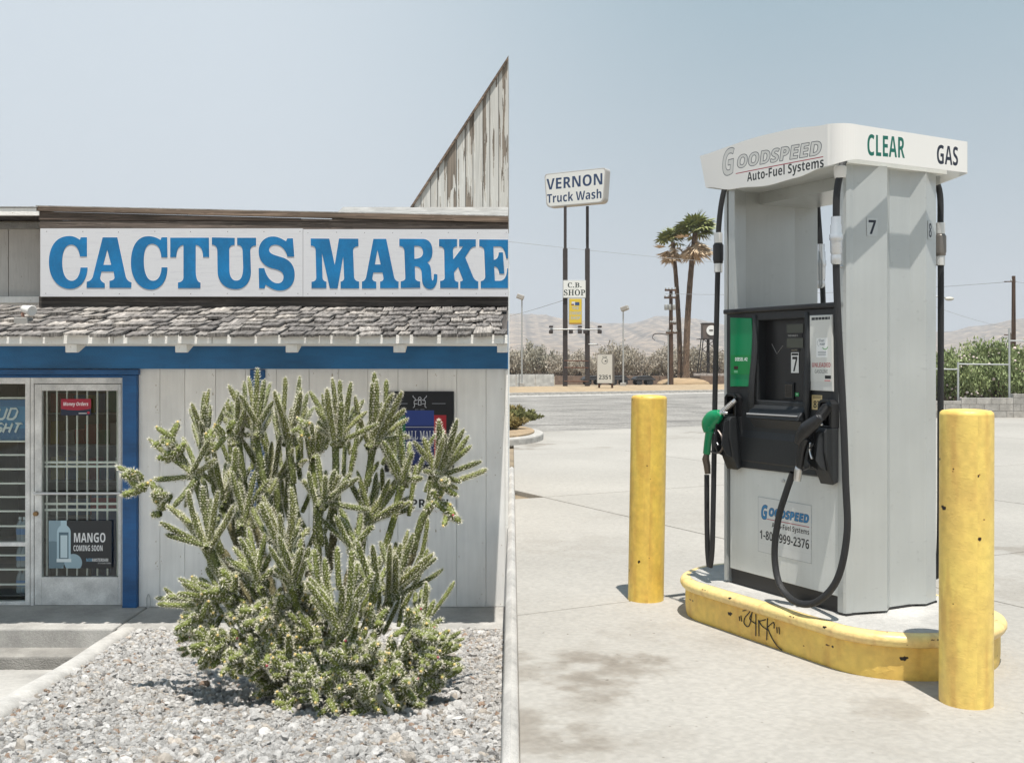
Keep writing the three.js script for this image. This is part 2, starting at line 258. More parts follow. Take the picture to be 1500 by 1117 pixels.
// --- eave of wood shakes
const ED = 8.46, eY = by(491, ED), rY = by(451, 9.6);
const roofAt = (t) => V(0, lerp(eY, rY, t), -lerp(ED, 9.6, t));
const eave = mesh('eave_deck', (() => { const g = merge([box(-6.6, XR - 0.002, -0.02, 0, 0, 1.115)]); g.rotateX(Math.atan2(rY - eY, 9.6 - ED)); g.scale(1, 1, 1); return g; })(), mWeather[2], shop);
{ // turn the deck so that it runs from the eave edge back up to the wall
  eave.geometry.dispose(); const s = poly([[ED, eY - 0.004], [9.66, rY - 0.004], [9.66, rY - 0.03], [ED, eY - 0.03]]); const g = extrude(s, 6.6 + XR - 0.002); g.rotateY(Math.PI / 2); g.translate(-6.6, 0, 0); eave.geometry = uvm(g);
}
const mShake = [[0.36, 0.355, 0.345], [0.45, 0.445, 0.43], [0.31, 0.305, 0.3], [0.52, 0.51, 0.485], [0.26, 0.255, 0.25]].map(([r, g, b]) => mat(lin(r * 1.36, g * 1.4, b * 1.44), 0.95, { map: rep(tWood, 1.6, 0.6), bumpMap: rep(tWoodB, 1.6, 0.6), bumpScale: 0.006 }));
{
  const R = rng(401), rows = 7, slope = Math.atan2(rY - eY, 9.6 - ED), L = 1.1;
  const shakeGeos = [0, 1, 2, 3, 4, 5].map((k) => { // split shake: uneven thickness, cupped, ragged butt
    const w = 0.085 + k * 0.021, n = 5, len = 0.34, g = new THREE.BoxGeometry(w, 0.014 + 0.005 * (k % 4), len, n, 1, 3), p = g.attributes.position;
    for (let i = 0; i < p.count; i++) { const x = p.getX(i), z = p.getZ(i), y = p.getY(i), c = Math.round((x / w + 0.5) * n); p.setY(i, y * (z > 0 ? 1.15 : 0.5) + (hash2(c, k, 8) - 0.5) * 0.007); if (z > len / 2 - 1e-4) p.setZ(i, z + (hash2(c, k, 5) - 0.5) * 0.02); }
    g.computeVertexNormals(); return uvm(g, 1, k * 0.3, 0, false);
  });
  for (let r = 0; r < rows; r++) {
    let x = -5.15 - R() * 0.1; const t = (r + 0.35) / rows;
    while (x < XR - 0.03) {
      let k = Math.floor(R() * 6), w = 0.085 + k * 0.021; if (x + w > XR) { k = clamp(Math.floor((XR - x - 0.085) / 0.021), 0, 5); w = 0.085 + k * 0.021; if (x + w > XR + 0.01) break; }
      if (R() < 0.03) { x += w; continue; }
      const o = mesh('shingle', shakeGeos[k], mShake[Math.floor(R() * 5)], eave), c = roofAt(t);
      o.position.set(x + w / 2, c.y + 0.012 + R() * 0.012, c.z + (R() - 0.5) * 0.05 - 0.04);
      o.rotation.set(slope - 0.02 - R() * 0.075, (R() - 0.5) * 0.16, (R() - 0.5) * 0.1);
      x += w + 0.009 + R() * 0.022;
    }
  }
}
for (const [a, b] of [[-4.9, bx(165, 8.44)], [bx(165, 8.44) + 0.004, bx(310, 8.44)], [bx(310, 8.44) + 0.004, bx(738, 8.44)], [bx(738, 8.44) + 0.004, XR]]) mesh('fascia', box(a, b, by(503.5, 8.44), by(490.5, 8.44), -8.465, -8.44, { r: 0.003, ou: a, swap: true }), mTrim, shop);
for (const p of [-60, 103.5, 264.5, 426.5, 584.5, 736.5]) { const x0 = bx(p - 8.3, 8.47), x1 = Math.min(XR - 0.001, bx(p + 8.3, 8.47)), yt = by(504, 8.47) - 0.001, yb = by(516, 8.47); const g = extrude(poly([[8.472, yt], [8.472, yb + 0.008], [8.48, yb], [8.51, yb], [8.68, yt]]), x1 - x0); g.rotateY(Math.PI / 2); g.translate(x0, 0, 0); mesh('rafter_tail', uvm(g), mTrim, shop); }
mesh('soffit', box(-6.6, XR - 0.003, by(503.6, 8.47) - 0.0005, by(502, 8.47), -9.63, -8.468), mTrim, shop);
// --- parapet of weathered planks that carries the name board
const SD = 9.6;
const parapet = group('parapet', shop);
{
  const sx = (p) => bx(p, SD), sy = (p) => by(p, SD);
  const plank = (px0, px1, a0, b0, a1, b1, z, m, k) => { const s = poly([[sx(px0), sy(a1)], [Math.min(XR, sx(px1)), sy(b1)], [Math.min(XR, sx(px1)), sy(b0)], [sx(px0), sy(a0)]]); const g = extrude(s, 0.03, { bevel: 0.003 }); g.translate(0, 0, -SD - 0.03 + z); mesh('plank', uvm(g, 1, k * 0.31, k * 0.17, true), m, parapet); };
  const top = (p) => 302.5 + (p - 57) * 0.0215;
  mesh('backing', box(sx(57), XR - 0.003, sy(450), sy(322), -SD - 0.26, -SD - 0.031), mWeather[2], parapet);
  for (const [p0, p1, k] of [[55, 745.3, 3]]) plank(p0, p1, top(p0), top(p1), top(p0) + 7, top(p1) + 9, 0.03, mWeather[3], 1);
  plank(57, 441, top(57) + 7.4, top(441) + 9, 322, 324, 0.012, mWeather[1], 2); plank(441.6, 745.3, top(441) + 9.4, top(745) + 9.6, 324, 327.5, 0.012, mWeather[0], 3);
  plank(58, 745.3, 322.6, 326.5, 334.5, 337.5, 0.006, mWeather[0], 4);
  plank(57, 745.3, 434, 434.6, 451, 448, 0.004, mWeather[2], 5);
  mesh('roofing_edge', (() => { const s = poly([[sx(54), sy(top(54) - 1.2)], [XR, sy(top(745) - 1.2)], [XR, sy(top(745)) - 0.0005], [sx(54), sy(top(54)) - 0.0005]]); const g = extrude(s, 0.3); g.translate(0, 0, -SD - 0.27); return uvm(g); })(), mRoofing, parapet);
}
mesh('roof_slope', (() => { const z0 = 9.605, z1 = 10.25; const s = poly([[z0, by(317.5, z0) + 0.0], [z1, by(303, z1)], [z1, by(303, z1) - 0.04], [z0, by(317.5, z0) - 0.04]]); const g = extrude(s, 1.6); g.rotateY(Math.PI / 2); g.translate(-1.6 + XR - 0.002, 0, 0); return uvm(g); })(), mRoofing, shop);
// --- upper wall at the far left, under its own small eave
{
  const D = 9.98, X = (p) => bx(p, D), Y = (p) => by(p, D);
  const uw = mesh('upper_wall', box(X(-120), X(72), Y(452), Y(318), -D - 0.1, -D - 0.004), mWhiteB, shop);
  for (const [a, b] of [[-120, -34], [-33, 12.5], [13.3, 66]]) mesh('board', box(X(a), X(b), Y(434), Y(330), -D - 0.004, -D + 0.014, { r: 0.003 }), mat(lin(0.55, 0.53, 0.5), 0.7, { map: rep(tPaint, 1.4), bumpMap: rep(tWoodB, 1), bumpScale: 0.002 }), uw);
  mesh('sill_trim', box(X(-120), X(60), Y(444), Y(434.4), -D - 0.004, -D + 0.05, { r: 0.004 }), mTrim, shop);
  mesh('upper_soffit', box(X(-120), bx(57.6, 9.57), by(315.6, 9.6), by(313, 9.6), -D - 0.1, -9.6), mWeather[2], shop);
  mesh('upper_fascia', box(X(-120), bx(56.6, 9.57), by(315.5, 9.57), by(304, 9.57), -9.6, -9.57, { r: 0.004 }), mTrim, shop);
  mesh('upper_roof', box(X(-120), bx(57.4, 9.6), by(304, 9.6) - 0.002, by(302.4, 9.57), -D - 0.3, -9.56), mRoofing, shop);
}
// --- old plank gable rising behind the parapet
const tPeel = tex(512, 1024, (u, v) => {
  const n = fbm(u * 14, v * 5, 61, 5, 14, 5), s = fbm(u * 70, v * 6, 67, 3, 70, 6), m = n * 0.6 + s * 0.4; const g = fbm(u * 100, v * 8, 9, 2, 100, 8);
  if (m > 0.575) { const k = 0.42 + g * 0.28; return [k, k * 0.93, k * 0.86]; } if (m > 0.566) return [0.4, 0.37, 0.34]; if (s > 0.6) { const k = 0.74 + g * 0.12; return [k, k * 0.98, k * 0.95]; } const k = 0.88 + (s - 0.5) * 0.24; return [k, k, k * 0.99];
});
const gable = group('gable', shop);
{
  const D = 10.25, X = (p) => bx(p, D), Y = (p) => by(p, D), slope = (p) => 303 - (p - 603) * (303 - 84) / (745 - 603);
  const R = rng(9), mP = [0, 1, 2].map((k) => { const c = tPeel.clone(); c.repeat.set(0.9, 0.42); c.offset.set(k * 0.29, k * 0.37); c.needsUpdate = true; return mat(lin(0.8 - k * 0.04, 0.79 - k * 0.045, 0.76 - k * 0.05), 0.8, { map: c, bumpMap: c, bumpScale: 0.003 }); });
  let p = 606; const edges = [606]; while (p < 736) { p += 9.5 + R() * 5.5; edges.push(Math.min(p, 745.2)); } edges[edges.length - 1] = 745.0;
  for (let i = 0; i < edges.length - 1; i++) {
    const a = edges[i] + 0.35, b = edges[i + 1] - 0.35, x1 = Math.min(X(b), XR - 0.002);
    const s = poly([[X(a), Y(304.5)], [x1, Y(304.5)], [x1, Y(slope(b) + 3)], [X(a), Y(slope(a) + 3)]]); const g = extrude(s, 0.022, { bevel: 0.003 }); g.translate(0, 0, -D - 0.022 + (R() - 0.5) * 0.012);
    mesh('plank', uvm(g, 1, R() * 3, R() * 3), mP[Math.floor(R() * 3)], gable);
  }
  const s = poly([[X(603), Y(305)], [XR - 0.004, Y(305)], [XR - 0.004, Y(88)]]); const g = extrude(s, 0.05); g.translate(0, 0, -D - 0.09); mesh('backing', uvm(g), mWeather[2], gable);
  const b = poly([[X(601), Y(304)], [X(604.5), Y(304)], [XR, Y(slope(745.1) + 4)], [XR, Y(slope(745.1) - 1.5)]]); const gb = extrude(b, 2.0); gb.translate(0, 0, -D - 1.97); mesh('barge_board', uvm(gb, 1, 0, 0, true), mWeather[3], gable);
  mesh('gable_side', box(XR - 0.03, XR - 0.001, Y(305), Y(92), -D - 2, -D - 0.05), mP[0], gable);
}
// --- the name board
const LET = [ // outlines of the letters: origin, scale, outline, hole
  [60, 330, 7.5, 'M503 130L435 130L425 158Q365 116 310 116C150 116 84 250 84 405C84 560 170 698 320 698C430 698 505 600 510 462L432 462C425 540 395 608 335 608C265 608 231 520 231 400C231 290 262 212 330 212C385 212 418 270 425 342L503 342'],
  [60, 330, 7.5, 'M675 131L836 131L925 545Q937 612 992 625L990 687L750 687L750 608Q803 605 806 570L796 508L662 508L648 570Q646 612 698 635L700 687L498 687L500 617Q552 610 568 560', 'M726 265L682 433L770 433'],
  [60, 330, 7.5, 'M1385 130L1322 130L1312 160Q1250 118 1175 118C1040 118 985 260 985 410C985 570 1070 706 1205 706C1320 706 1388 600 1388 460L1322 460C1320 540 1290 608 1228 608C1160 608 1128 510 1128 390C1128 280 1150 203 1218 203C1280 203 1315 260 1320 351L1388 351'],
  [240, 330, 7.143, 'M65 128L470 128L473 332L408 332Q408 215 332 205L332 480Q335 592 382 598L382 657L145 657L145 597Q203 590 203 540L203 205Q132 215 129 332L65 334'],
  [240, 330, 7.143, 'M500 125L740 130L740 205Q685 207 683 250L685 480C690 540 715 577 755 577C800 577 825 545 828 440L822 260Q820 210 765 205L765 129L964 129L964 212Q905 213 903 262L910 480C910 600 840 668 750 668C640 668 562 600 560 470L557 260Q552 205 500 202'],
  [240, 330, 7.143, 'M1350 135L1364 328L1292 328C1280 270 1235 203 1165 203C1120 203 1100 230 1100 252C1100 300 1160 310 1240 335C1330 365 1368 430 1368 515C1368 620 1300 682 1215 682C1150 682 1105 650 1062 620L1053 658L995 660L990 446L1050 446C1070 540 1130 605 1190 605C1235 605 1251 570 1251 535C1251 480 1190 462 1130 450C1040 425 990 360 990 270C990 180 1055 115 1140 115C1190 115 1235 140 1277 166L1290 135'],
  [445, 330, 9.677, 'M95 185L360 187L437 560L497 186L772 188L775 295Q700 300 698 350L712 730Q720 790 784 795L784 893L520 893L520 795Q570 790 570 740L557 440L478 893L368 893L255 385L265 740Q270 790 320 797L320 890L107 890L107 797Q172 795 175 740L165 340Q160 290 97 290'],
  [445, 330, 9.677, 'M985 190L1168 190L1275 710Q1290 790 1344 795L1342 890L1080 890L1080 795Q1130 790 1130 745L1115 668L985 668L970 745Q970 790 1027 797L1027 893L822 893L822 795Q872 790 885 720', 'M1043 345L1007 553L1090 553'],
  [590, 330, 9.375, 'M-49 183L270 185C360 185 405 250 408 345C410 420 385 480 335 510C385 540 388 600 392 680Q397 755 408 757Q425 755 425 668Q450 660 475 675C480 780 450 875 375 875C290 875 262 800 262 720L258 640Q250 565 165 562L170 720Q175 765 238 768L240 858L-30 860L-30 768Q32 760 34 720L20 340Q10 285 -49 283', 'M158 283L200 283Q275 285 277 370Q275 455 160 458'],
  [590, 330, 9.375, 'M497 187L745 187L745 290Q690 290 688 340L694 465L828 290L773 290L773 190L1003 190L1003 290Q950 292 925 330L857 437L960 690Q985 760 1036 768L1036 866L788 864L788 768Q825 765 826 745L760 570L703 645L712 740Q718 770 762 775L762 860L512 860L512 762Q572 758 575 720L568 340Q562 290 497 287'],
  [590, 330, 9.375, 'M1050 192L1446 195L1446 455L1420 455Q1400 290 1320 290L1245 290L1250 472Q1315 465 1318 370L1375 370L1395 665L1325 665Q1320 570 1255 565L1265 760L1330 760Q1430 755 1432 590L1446 590L1446 862L1070 862L1070 765Q1130 755 1132 700L1118 340Q1110 290 1050 288'],
];
function pathCmds(d) { return [...d.matchAll(/([MLQC])([^MLQC]*)/g)].map(([, c, n]) => [c, n.trim().split(/\s+/).map(Number)]); }
const SGD = 9.555, shopSign = group('shop_sign');
tag(shopSign, 'long white name board with big blue slab letters on the shop parapet', 'sign');
{
  const X = (p) => bx(p, SGD), Y = (p) => by(p, SGD);
  const panels = [[58.5, 443.3], [443.8, 745.3]];
  for (const [p0, p1] of panels) {
    const x1 = Math.min(XR, X(p1)), W = 2048, w = x1 - X(p0), y0 = 434.2, y1 = p0 < 100 ? 334.4 : 335.6, H = 512, sc = W / (p1 - p0), scy = H / (y0 - y1);
    const t = canvasTex(W, H, (g) => {
      g.fillStyle = '#dcdcdc'; g.fillRect(0, 0, W, H); const R = rng(p0 | 0);
      for (let i = 0; i < 900; i++) { g.fillStyle = `rgba(${R() < 0.5 ? '120,125,130' : '255,255,255'},${0.02 + R() * 0.03})`; g.fillRect(R() * W, R() * H, 20 + R() * 160, 2 + R() * 10); }
      g.strokeStyle = '#f6ece4'; g.lineWidth = 10; g.lineJoin = 'round';
      for (const [ox, oy, s, d, hole] of LET) for (const dd of [d, hole]) { if (!dd) continue; g.beginPath(); for (const [c, n] of pathCmds(dd)) { const q = n.map((v, i) => (i % 2 ? (oy + v / s - y1) * scy : (ox + v / s - p0) * sc)); c === 'M' ? g.moveTo(...q) : c === 'L' ? g.lineTo(...q) : c === 'Q' ? g.quadraticCurveTo(...q) : g.bezierCurveTo(...q); } g.closePath(); g.stroke(); }
      g.fillStyle = '#6b6a66'; for (let i = 0; i < 8; i++) for (const yy of [22, H - 24]) { g.beginPath(); g.arc(40 + i * (W - 80) / 7 + R() * 20, yy + R() * 6, 3.4, 0, 7); g.fill(); }
    });
    const g = new THREE.BoxGeometry(w, Y(y1) - Y(y0), 0.02); g.translate(X(p0) + w / 2, (Y(y0) + Y(y1)) / 2, -SGD - 0.011); mesh('sign_panel', g, mat(lin(0.84, 0.84, 0.86), 0.45, { map: t }), shopSign);
  }
  const mLet = mat(lin(0.0, 0.19, 0.46), 0.45, { map: rep(tBlotch, 1) });
  for (const [ox, oy, s, d, hole] of LET) {
    const mk = (dd, S) => { for (const [c, n] of pathCmds(dd)) { const q = n.map((v, i) => (i % 2 ? Y(oy + v / s) : X(ox + v / s))); c === 'M' ? S.moveTo(...q) : c === 'L' ? S.lineTo(...q) : c === 'Q' ? S.quadraticCurveTo(...q) : S.bezierCurveTo(...q); } return S; };
    const S = mk(d, new THREE.Shape()); if (hole) S.holes.push(mk(hole, new THREE.Path()));
    const g = extrude(S, 0.0025, { cs: 14 }); g.translate(0, 0, -SGD); mesh('letter', uvm(g), mLet, shopSign);
  }
}
// --- flood lamp on the shakes
{
  const p = at(34, 470, 8.9), o = group('flood_lamp', scene, p.x, p.y, p.z); tag(o, 'small white flood lamp on its junction box on the shake eave', 'lamp');
  mesh('junction_box', box(-0.06, 0.06, -0.05, 0.03, -0.05, 0.05, { r: 0.008 }), mat(lin(0.3, 0.29, 0.27), 0.7), o);
  mesh('arm', sweep([V(0, 0.03, 0), V(-0.01, 0.06, 0), V(0.01, 0.085, 0)], [0.014, 0.014, 0.016], 8), mat(lin(0.35, 0.2, 0.15), 0.7), o);
  const h = mesh('lamp_head', (() => { const g = lathe([[0, -0.05], [0.03, -0.05], [0.034, -0.02], [0.042, 0.05], [0.046, 0.055], [0.046, 0.065], [0.038, 0.066], [0, 0.058]], 20); g.rotateZ(-1.75); g.rotateY(-0.5); g.translate(0.035, 0.095, 0.01); return g; })(), mat(lin(0.72, 0.7, 0.66), 0.4), o);
}
// --- things at the door and on the wall
function poster(name, label, px0, px1, py0, py1, d, z, w, h, draw, rough = 0.4) {
  const o = mesh(name, new THREE.BoxGeometry((px1 - px0) * d / FOC, (py1 - py0) * d / FOC, 0.004), mat(lin(0.9, 0.9, 0.9), rough, { map: canvasTex(w, h, draw) })); const c = at((px0 + px1) / 2, (py0 + py1) / 2, d); o.position.set(c.x, c.y, c.z + z); tag(o, label, 'poster'); return o;
}
const font = (g, f, t, x, y, sx = 1, style = 'fill', sk = 0) => { g.save(); g.translate(x, y); g.transform(sx, 0, sk, 1, 0, 0); g.font = f; style === 'fill' ? g.fillText(t, 0, 0) : g.strokeText(t, 0, 0); g.restore(); };
poster('wall_poster', 'dark navy cigarette poster with crest on white board wall behind the cactus', 563, 665, 573, 700, WD - 0.03, 0, 512, 640, (g, w, h) => {
  g.fillStyle = '#0b0d14'; g.fillRect(0, 0, w, h); g.fillStyle = '#1c2c66'; g.fillRect(155, 140, 210, 420); const gr = '#27408c'; g.fillStyle = gr; g.fillRect(155, 140, 210, 110); g.fillStyle = '#b01f2d'; g.fillRect(365, 175, 90, 400); g.fillStyle = '#0d6b3a'; g.fillRect(60, 175, 95, 400);
  g.fillStyle = '#0b0d14'; g.fillRect(60, 540, 395, 60); g.fillStyle = '#e8e8e8'; g.textAlign = 'center'; font(g, '84px serif', 'PALL MALL', 260, 352, 0.5); g.fillRect(150, 262, 220, 3); g.fillRect(150, 375, 220, 3);
  g.fillStyle = '#9a9da6'; g.fillRect(40, 88, 130, 4); g.fillRect(350, 88, 100, 4); g.strokeStyle = '#c9cbd2'; g.lineWidth = 5;
  for (const s of [-1, 1]) { g.beginPath(); g.moveTo(260 + s * 50, 120); g.bezierCurveTo(260 + s * 20, 110, 260 + s * 60, 80, 260 + s * 30, 60); g.bezierCurveTo(260 + s * 40, 40, 260 + s * 55, 45, 260 + s * 48, 30); g.stroke(); g.beginPath(); g.moveTo(260 + s * 34, 70); g.lineTo(260 + s * 14, 60); g.moveTo(260 + s * 40, 90); g.lineTo(260 + s * 16, 92); g.stroke(); }
  g.strokeRect(250, 66, 20, 34); g.beginPath(); g.arc(260, 52, 10, 0, 7); g.stroke(); font(g, '16px sans-serif', 'EST. 1899', 260, 140); g.fillStyle = '#e6e6e6'; g.fillRect(0, 596, w, 44); g.fillStyle = '#444'; for (let i = 0; i < 3; i++) g.fillRect(14, 604 + i * 11, w - 40, 3);
});
poster('price_notice', 'white printed notice with bold black word below the dark wall poster', 590, 667, 704, 747, WD - 0.03, 0, 512, 286, (g, w, h) => { g.fillStyle = '#f1f1ef'; g.fillRect(0, 0, w, h); g.fillStyle = '#101010'; g.textAlign = 'center'; font(g, 'bold 44px sans-serif', 'NEW', 350, 130, 1.1); font(g, 'bold 116px sans-serif', 'PRICE!', 262, 262, 1.05); });
poster('door_sticker', 'small red and navy money order sticker high on the glass door', 89, 133, 584, 608, WD + 0.04, 0, 256, 150, (g, w, h) => { g.fillStyle = '#b11e3a'; g.fillRect(0, 0, w, h); g.fillStyle = '#17223f'; g.beginPath(); g.moveTo(0, 92); g.quadraticCurveTo(140, 118, w, 88); g.lineTo(w, h); g.lineTo(0, h); g.fill(); g.fillStyle = '#fff'; g.textAlign = 'center'; font(g, 'bold 44px sans-serif', 'Money Orders', 124, 62, 0.72, 'fill', -0.12); g.fillStyle = '#d8d8d8'; g.fillRect(150, 128, 70, 8); g.fillStyle = '#c0273f'; g.beginPath(); g.arc(234, 126, 12, 0, 7); g.fill(); });
poster('door_poster', 'dark poster with pale bottle and white lettering low on the glass door', 71, 163, 762, 832, WD + 0.04, 0, 640, 487, (g, w, h) => {
  g.fillStyle = '#23272b'; g.fillRect(0, 0, w, h); g.fillStyle = '#8fa8b4'; g.fillRect(0, 0, 150, h); g.fillStyle = '#6d8793'; g.beginPath(); g.arc(40, 360, 150, 0, 7); g.fill(); g.fillStyle = '#9fbac6'; g.beginPath(); g.arc(250, 430, 90, 0, 7); g.fill(); g.fillStyle = '#23272b'; g.fillRect(225, 0, w, 330);
  g.fillStyle = '#b9d3de'; g.fillRect(122, 0, 62, 60); g.beginPath(); g.moveTo(122, 50); g.quadraticCurveTo(84, 80, 84, 120); g.lineTo(84, 420); g.lineTo(224, 420); g.lineTo(224, 120); g.quadraticCurveTo(224, 80, 184, 50); g.fill(); g.fillStyle = '#5a7684'; g.fillRect(104, 120, 98, 270); g.fillStyle = '#cfe3ea'; g.fillRect(120, 150, 70, 230); g.fillStyle = '#e3eef2'; g.fillRect(80, 390, 150, 34);
  g.fillStyle = '#f4f4f4'; font(g, 'bold 132px sans-serif', 'MANGO', 250, 222, 0.66); font(g, 'bold 80px sans-serif', 'COMING SOON', 250, 310, 0.52); g.fillStyle = '#7fb4d4'; font(g, 'bold 44px sans-serif', 'NEW', 380, 418, 0.7); g.fillStyle = '#f0f0f0'; font(g, 'bold 44px sans-serif', 'AMSTERDAM', 442, 418, 0.62); font(g, '20px sans-serif', "IT'S YOUR TOWN", 500, 442, 0.9);
});
{ // neon style beer sign hung inside the window
  const d = WD + 0.16, o = group('neon_sign', scene); tag(o, 'blue beer sign with outlined white italic letters hanging inside the shop window', 'sign'); const c = at(-6, 616, d); o.position.copy(c);
  const w = 86 * d / FOC, h = 62 * d / FOC;
  mesh('back_panel', new THREE.BoxGeometry(w, h, 0.02), mat(lin(0.9, 0.9, 0.9), 0.3, { map: canvasTex(512, 370, (g) => { g.fillStyle = '#2d6d9e'; g.fillRect(0, 0, 512, 370); const R = rng(5); g.fillStyle = '#4e90bd'; g.fillRect(0, 60, 512, 190); for (let i = 0; i < 900; i++) { g.fillStyle = `rgba(235,245,255,${R() * 0.8})`; const y = 370 - R() * R() * 120; g.fillRect(R() * 512, y, 3, 3); } }) }), o);
  const tubes = canvasTex(512, 256, (g) => { g.clearRect(0, 0, 512, 256); });
  const t = mat(lin(0.85, 0.9, 0.93), 0.3), seg = (pts) => { mesh('neon_tube', sweep(pts.map(([x, y]) => V((x - 0.5) * w, (0.5 - y) * h, 0.022)), pts.map(() => 0.0055), 6, true), t, o); };
  const sk = (pts, x, y, s, k = 0.16) => pts.map(([a, b]) => [x + a * s * 0.62 + (1 - b) * k * 0.4, y + b * s * 0.95]);
  const B = [[0, 1], [0, 0], [0.7, 0], [0.8, 0.2], [0.7, 0.45], [0, 0.48], [0.75, 0.5], [0.85, 0.75], [0.75, 1], [0, 1]], Uu = [[0, 0], [0, 0.85], [0.15, 1], [0.65, 1], [0.8, 0.85], [0.8, 0]], Dd = [[0, 1], [0, 0], [0.6, 0], [0.8, 0.25], [0.8, 0.75], [0.6, 1], [0, 1]], Ll = [[0, 0], [0, 1], [0.7, 1]], Ii = [[0.3, 0], [0.3, 1]], Gg = [[0.8, 0.15], [0.6, 0], [0.15, 0], [0, 0.2], [0, 0.8], [0.15, 1], [0.65, 1], [0.8, 0.8], [0.8, 0.5], [0.45, 0.5]], Hh = [[0, 0], [0, 1], [0, 0.5], [0.75, 0.5], [0.75, 0], [0.75, 1]], Tt = [[0, 0], [0.8, 0], [0.4, 0], [0.4, 1]];
  [B, Uu, Dd].forEach((L, i) => { for (const e of [0, 0.022]) seg(sk(L, 0.32 + i * 0.19 + e * 0.6, 0.2 + e * 0.9, 0.26)); });
  [Ll, Ii, Gg, Hh, Tt].forEach((L, i) => { for (const e of [0, 0.022]) seg(sk(L, 0.16 + i * 0.155 + e * 0.6, 0.55 + e * 0.9, 0.22)); });
}
// goods and fittings inside, seen through the glass
{
  const mB = phys(lin(0.75, 0.85, 0.92), 0.12, { transmission: 0.6, thickness: 0 }), cap = mat(lin(0.75, 0.78, 0.8), 0.4);
  const bottle = () => { const o = group('water_bottle'); mesh('bottle_body', lathe([[0, 0], [0.034, 0], [0.036, 0.02], [0.034, 0.08], [0.036, 0.14], [0.03, 0.17], [0.013, 0.2], [0.013, 0.215]], 12), mB, o); mesh('cap', lathe([[0.016, 0.21], [0.016, 0.232], [0, 0.232]], 10), cap, o); mesh('paper_label', lathe([[0.0372, 0.07], [0.0372, 0.125]], 12), mat(lin(0.12, 0.25, 0.5), 0.5), o); return o; };
  const shelf = group('display_shelf', scene, 0, 0, 0); tag(shelf, 'dark metal shelf rack standing just inside the shop window', 'shelf');
  const ys = [WALKY + 0.06, WALKY + 0.3, WALKY + 0.545], zz = -(WD + 0.36);
  for (const y of ys) mesh('shelf_board', box(bx(-60), bx(38), y - 0.012, y, zz - 0.14, zz + 0.14), mat(lin(0.12, 0.12, 0.13), 0.5), shelf);
  for (const p of [-60, 38]) for (const e of [-0.13, 0.12]) mesh('upright', box(bx(p), bx(p) + 0.012, WALKY - 0.003, WALKY + 0.7, zz + e, zz + e + 0.012), mat(lin(0.12, 0.12, 0.13), 0.5), shelf);
  const rowName = ['bottom', 'middle', 'top']; let n = 0;
  ys.forEach((y, r) => { for (let i = 0; i < 5; i++) { const o = bottle(); o.position.set(bx(3 + i * 6.6) + 0.02, y, zz + 0.05); tag(o, `${['leftmost', 'second', 'middle', 'fourth', 'rightmost'][i]} clear water bottle on the ${rowName[r]} shelf inside the shop window`, 'bottle', `bottles on the ${rowName[r]} window shelf`); } });
  const rack = group('display_counter', scene, 0, 0, 0); tag(rack, 'dark blue shop counter with red band seen through the glass door', 'counter');
  mesh('front_panel', box(bx(50), bx(160), WALKY - 0.003, WALKY + 0.86, -11.4, -11.0), mat(lin(0.03, 0.06, 0.16), 0.5), rack); mesh('counter_top', box(bx(46), bx(162), WALKY + 0.86, WALKY + 0.9, -11.45, -10.95, { r: 0.01 }), mat(lin(0.35, 0.3, 0.24), 0.5), rack); mesh('band', box(bx(50), bx(160), WALKY + 0.72, WALKY + 0.83, -10.999, -10.985), mat(lin(0.3, 0.02, 0.03), 0.5), rack);
  const ck = group('wall_clock', scene, ...at(112, 645, 13.85).toArray()); tag(ck, 'round pale wall clock at the back of the dark shop', 'clock');
  const g1 = new THREE.CylinderGeometry(0.15, 0.15, 0.05, 28); g1.rotateX(Math.PI / 2); mesh('clock_case', g1, mat(lin(0.5, 0.5, 0.5), 0.5), ck); const g2 = new THREE.CylinderGeometry(0.13, 0.13, 0.01, 28); g2.rotateX(Math.PI / 2); g2.translate(0, 0, 0.026); mesh('clock_face', g2, mat(lin(0.75, 0.75, 0.72), 0.5), ck);
  mesh('clock_hand', box(-0.004, 0.004, -0.01, 0.08, 0.032, 0.036), mat(lin(0.02, 0.02, 0.02), 0.5), ck); mesh('clock_hand', box(-0.06, 0.01, -0.004, 0.004, 0.037, 0.041), mat(lin(0.02, 0.02, 0.02), 0.5), ck);
}
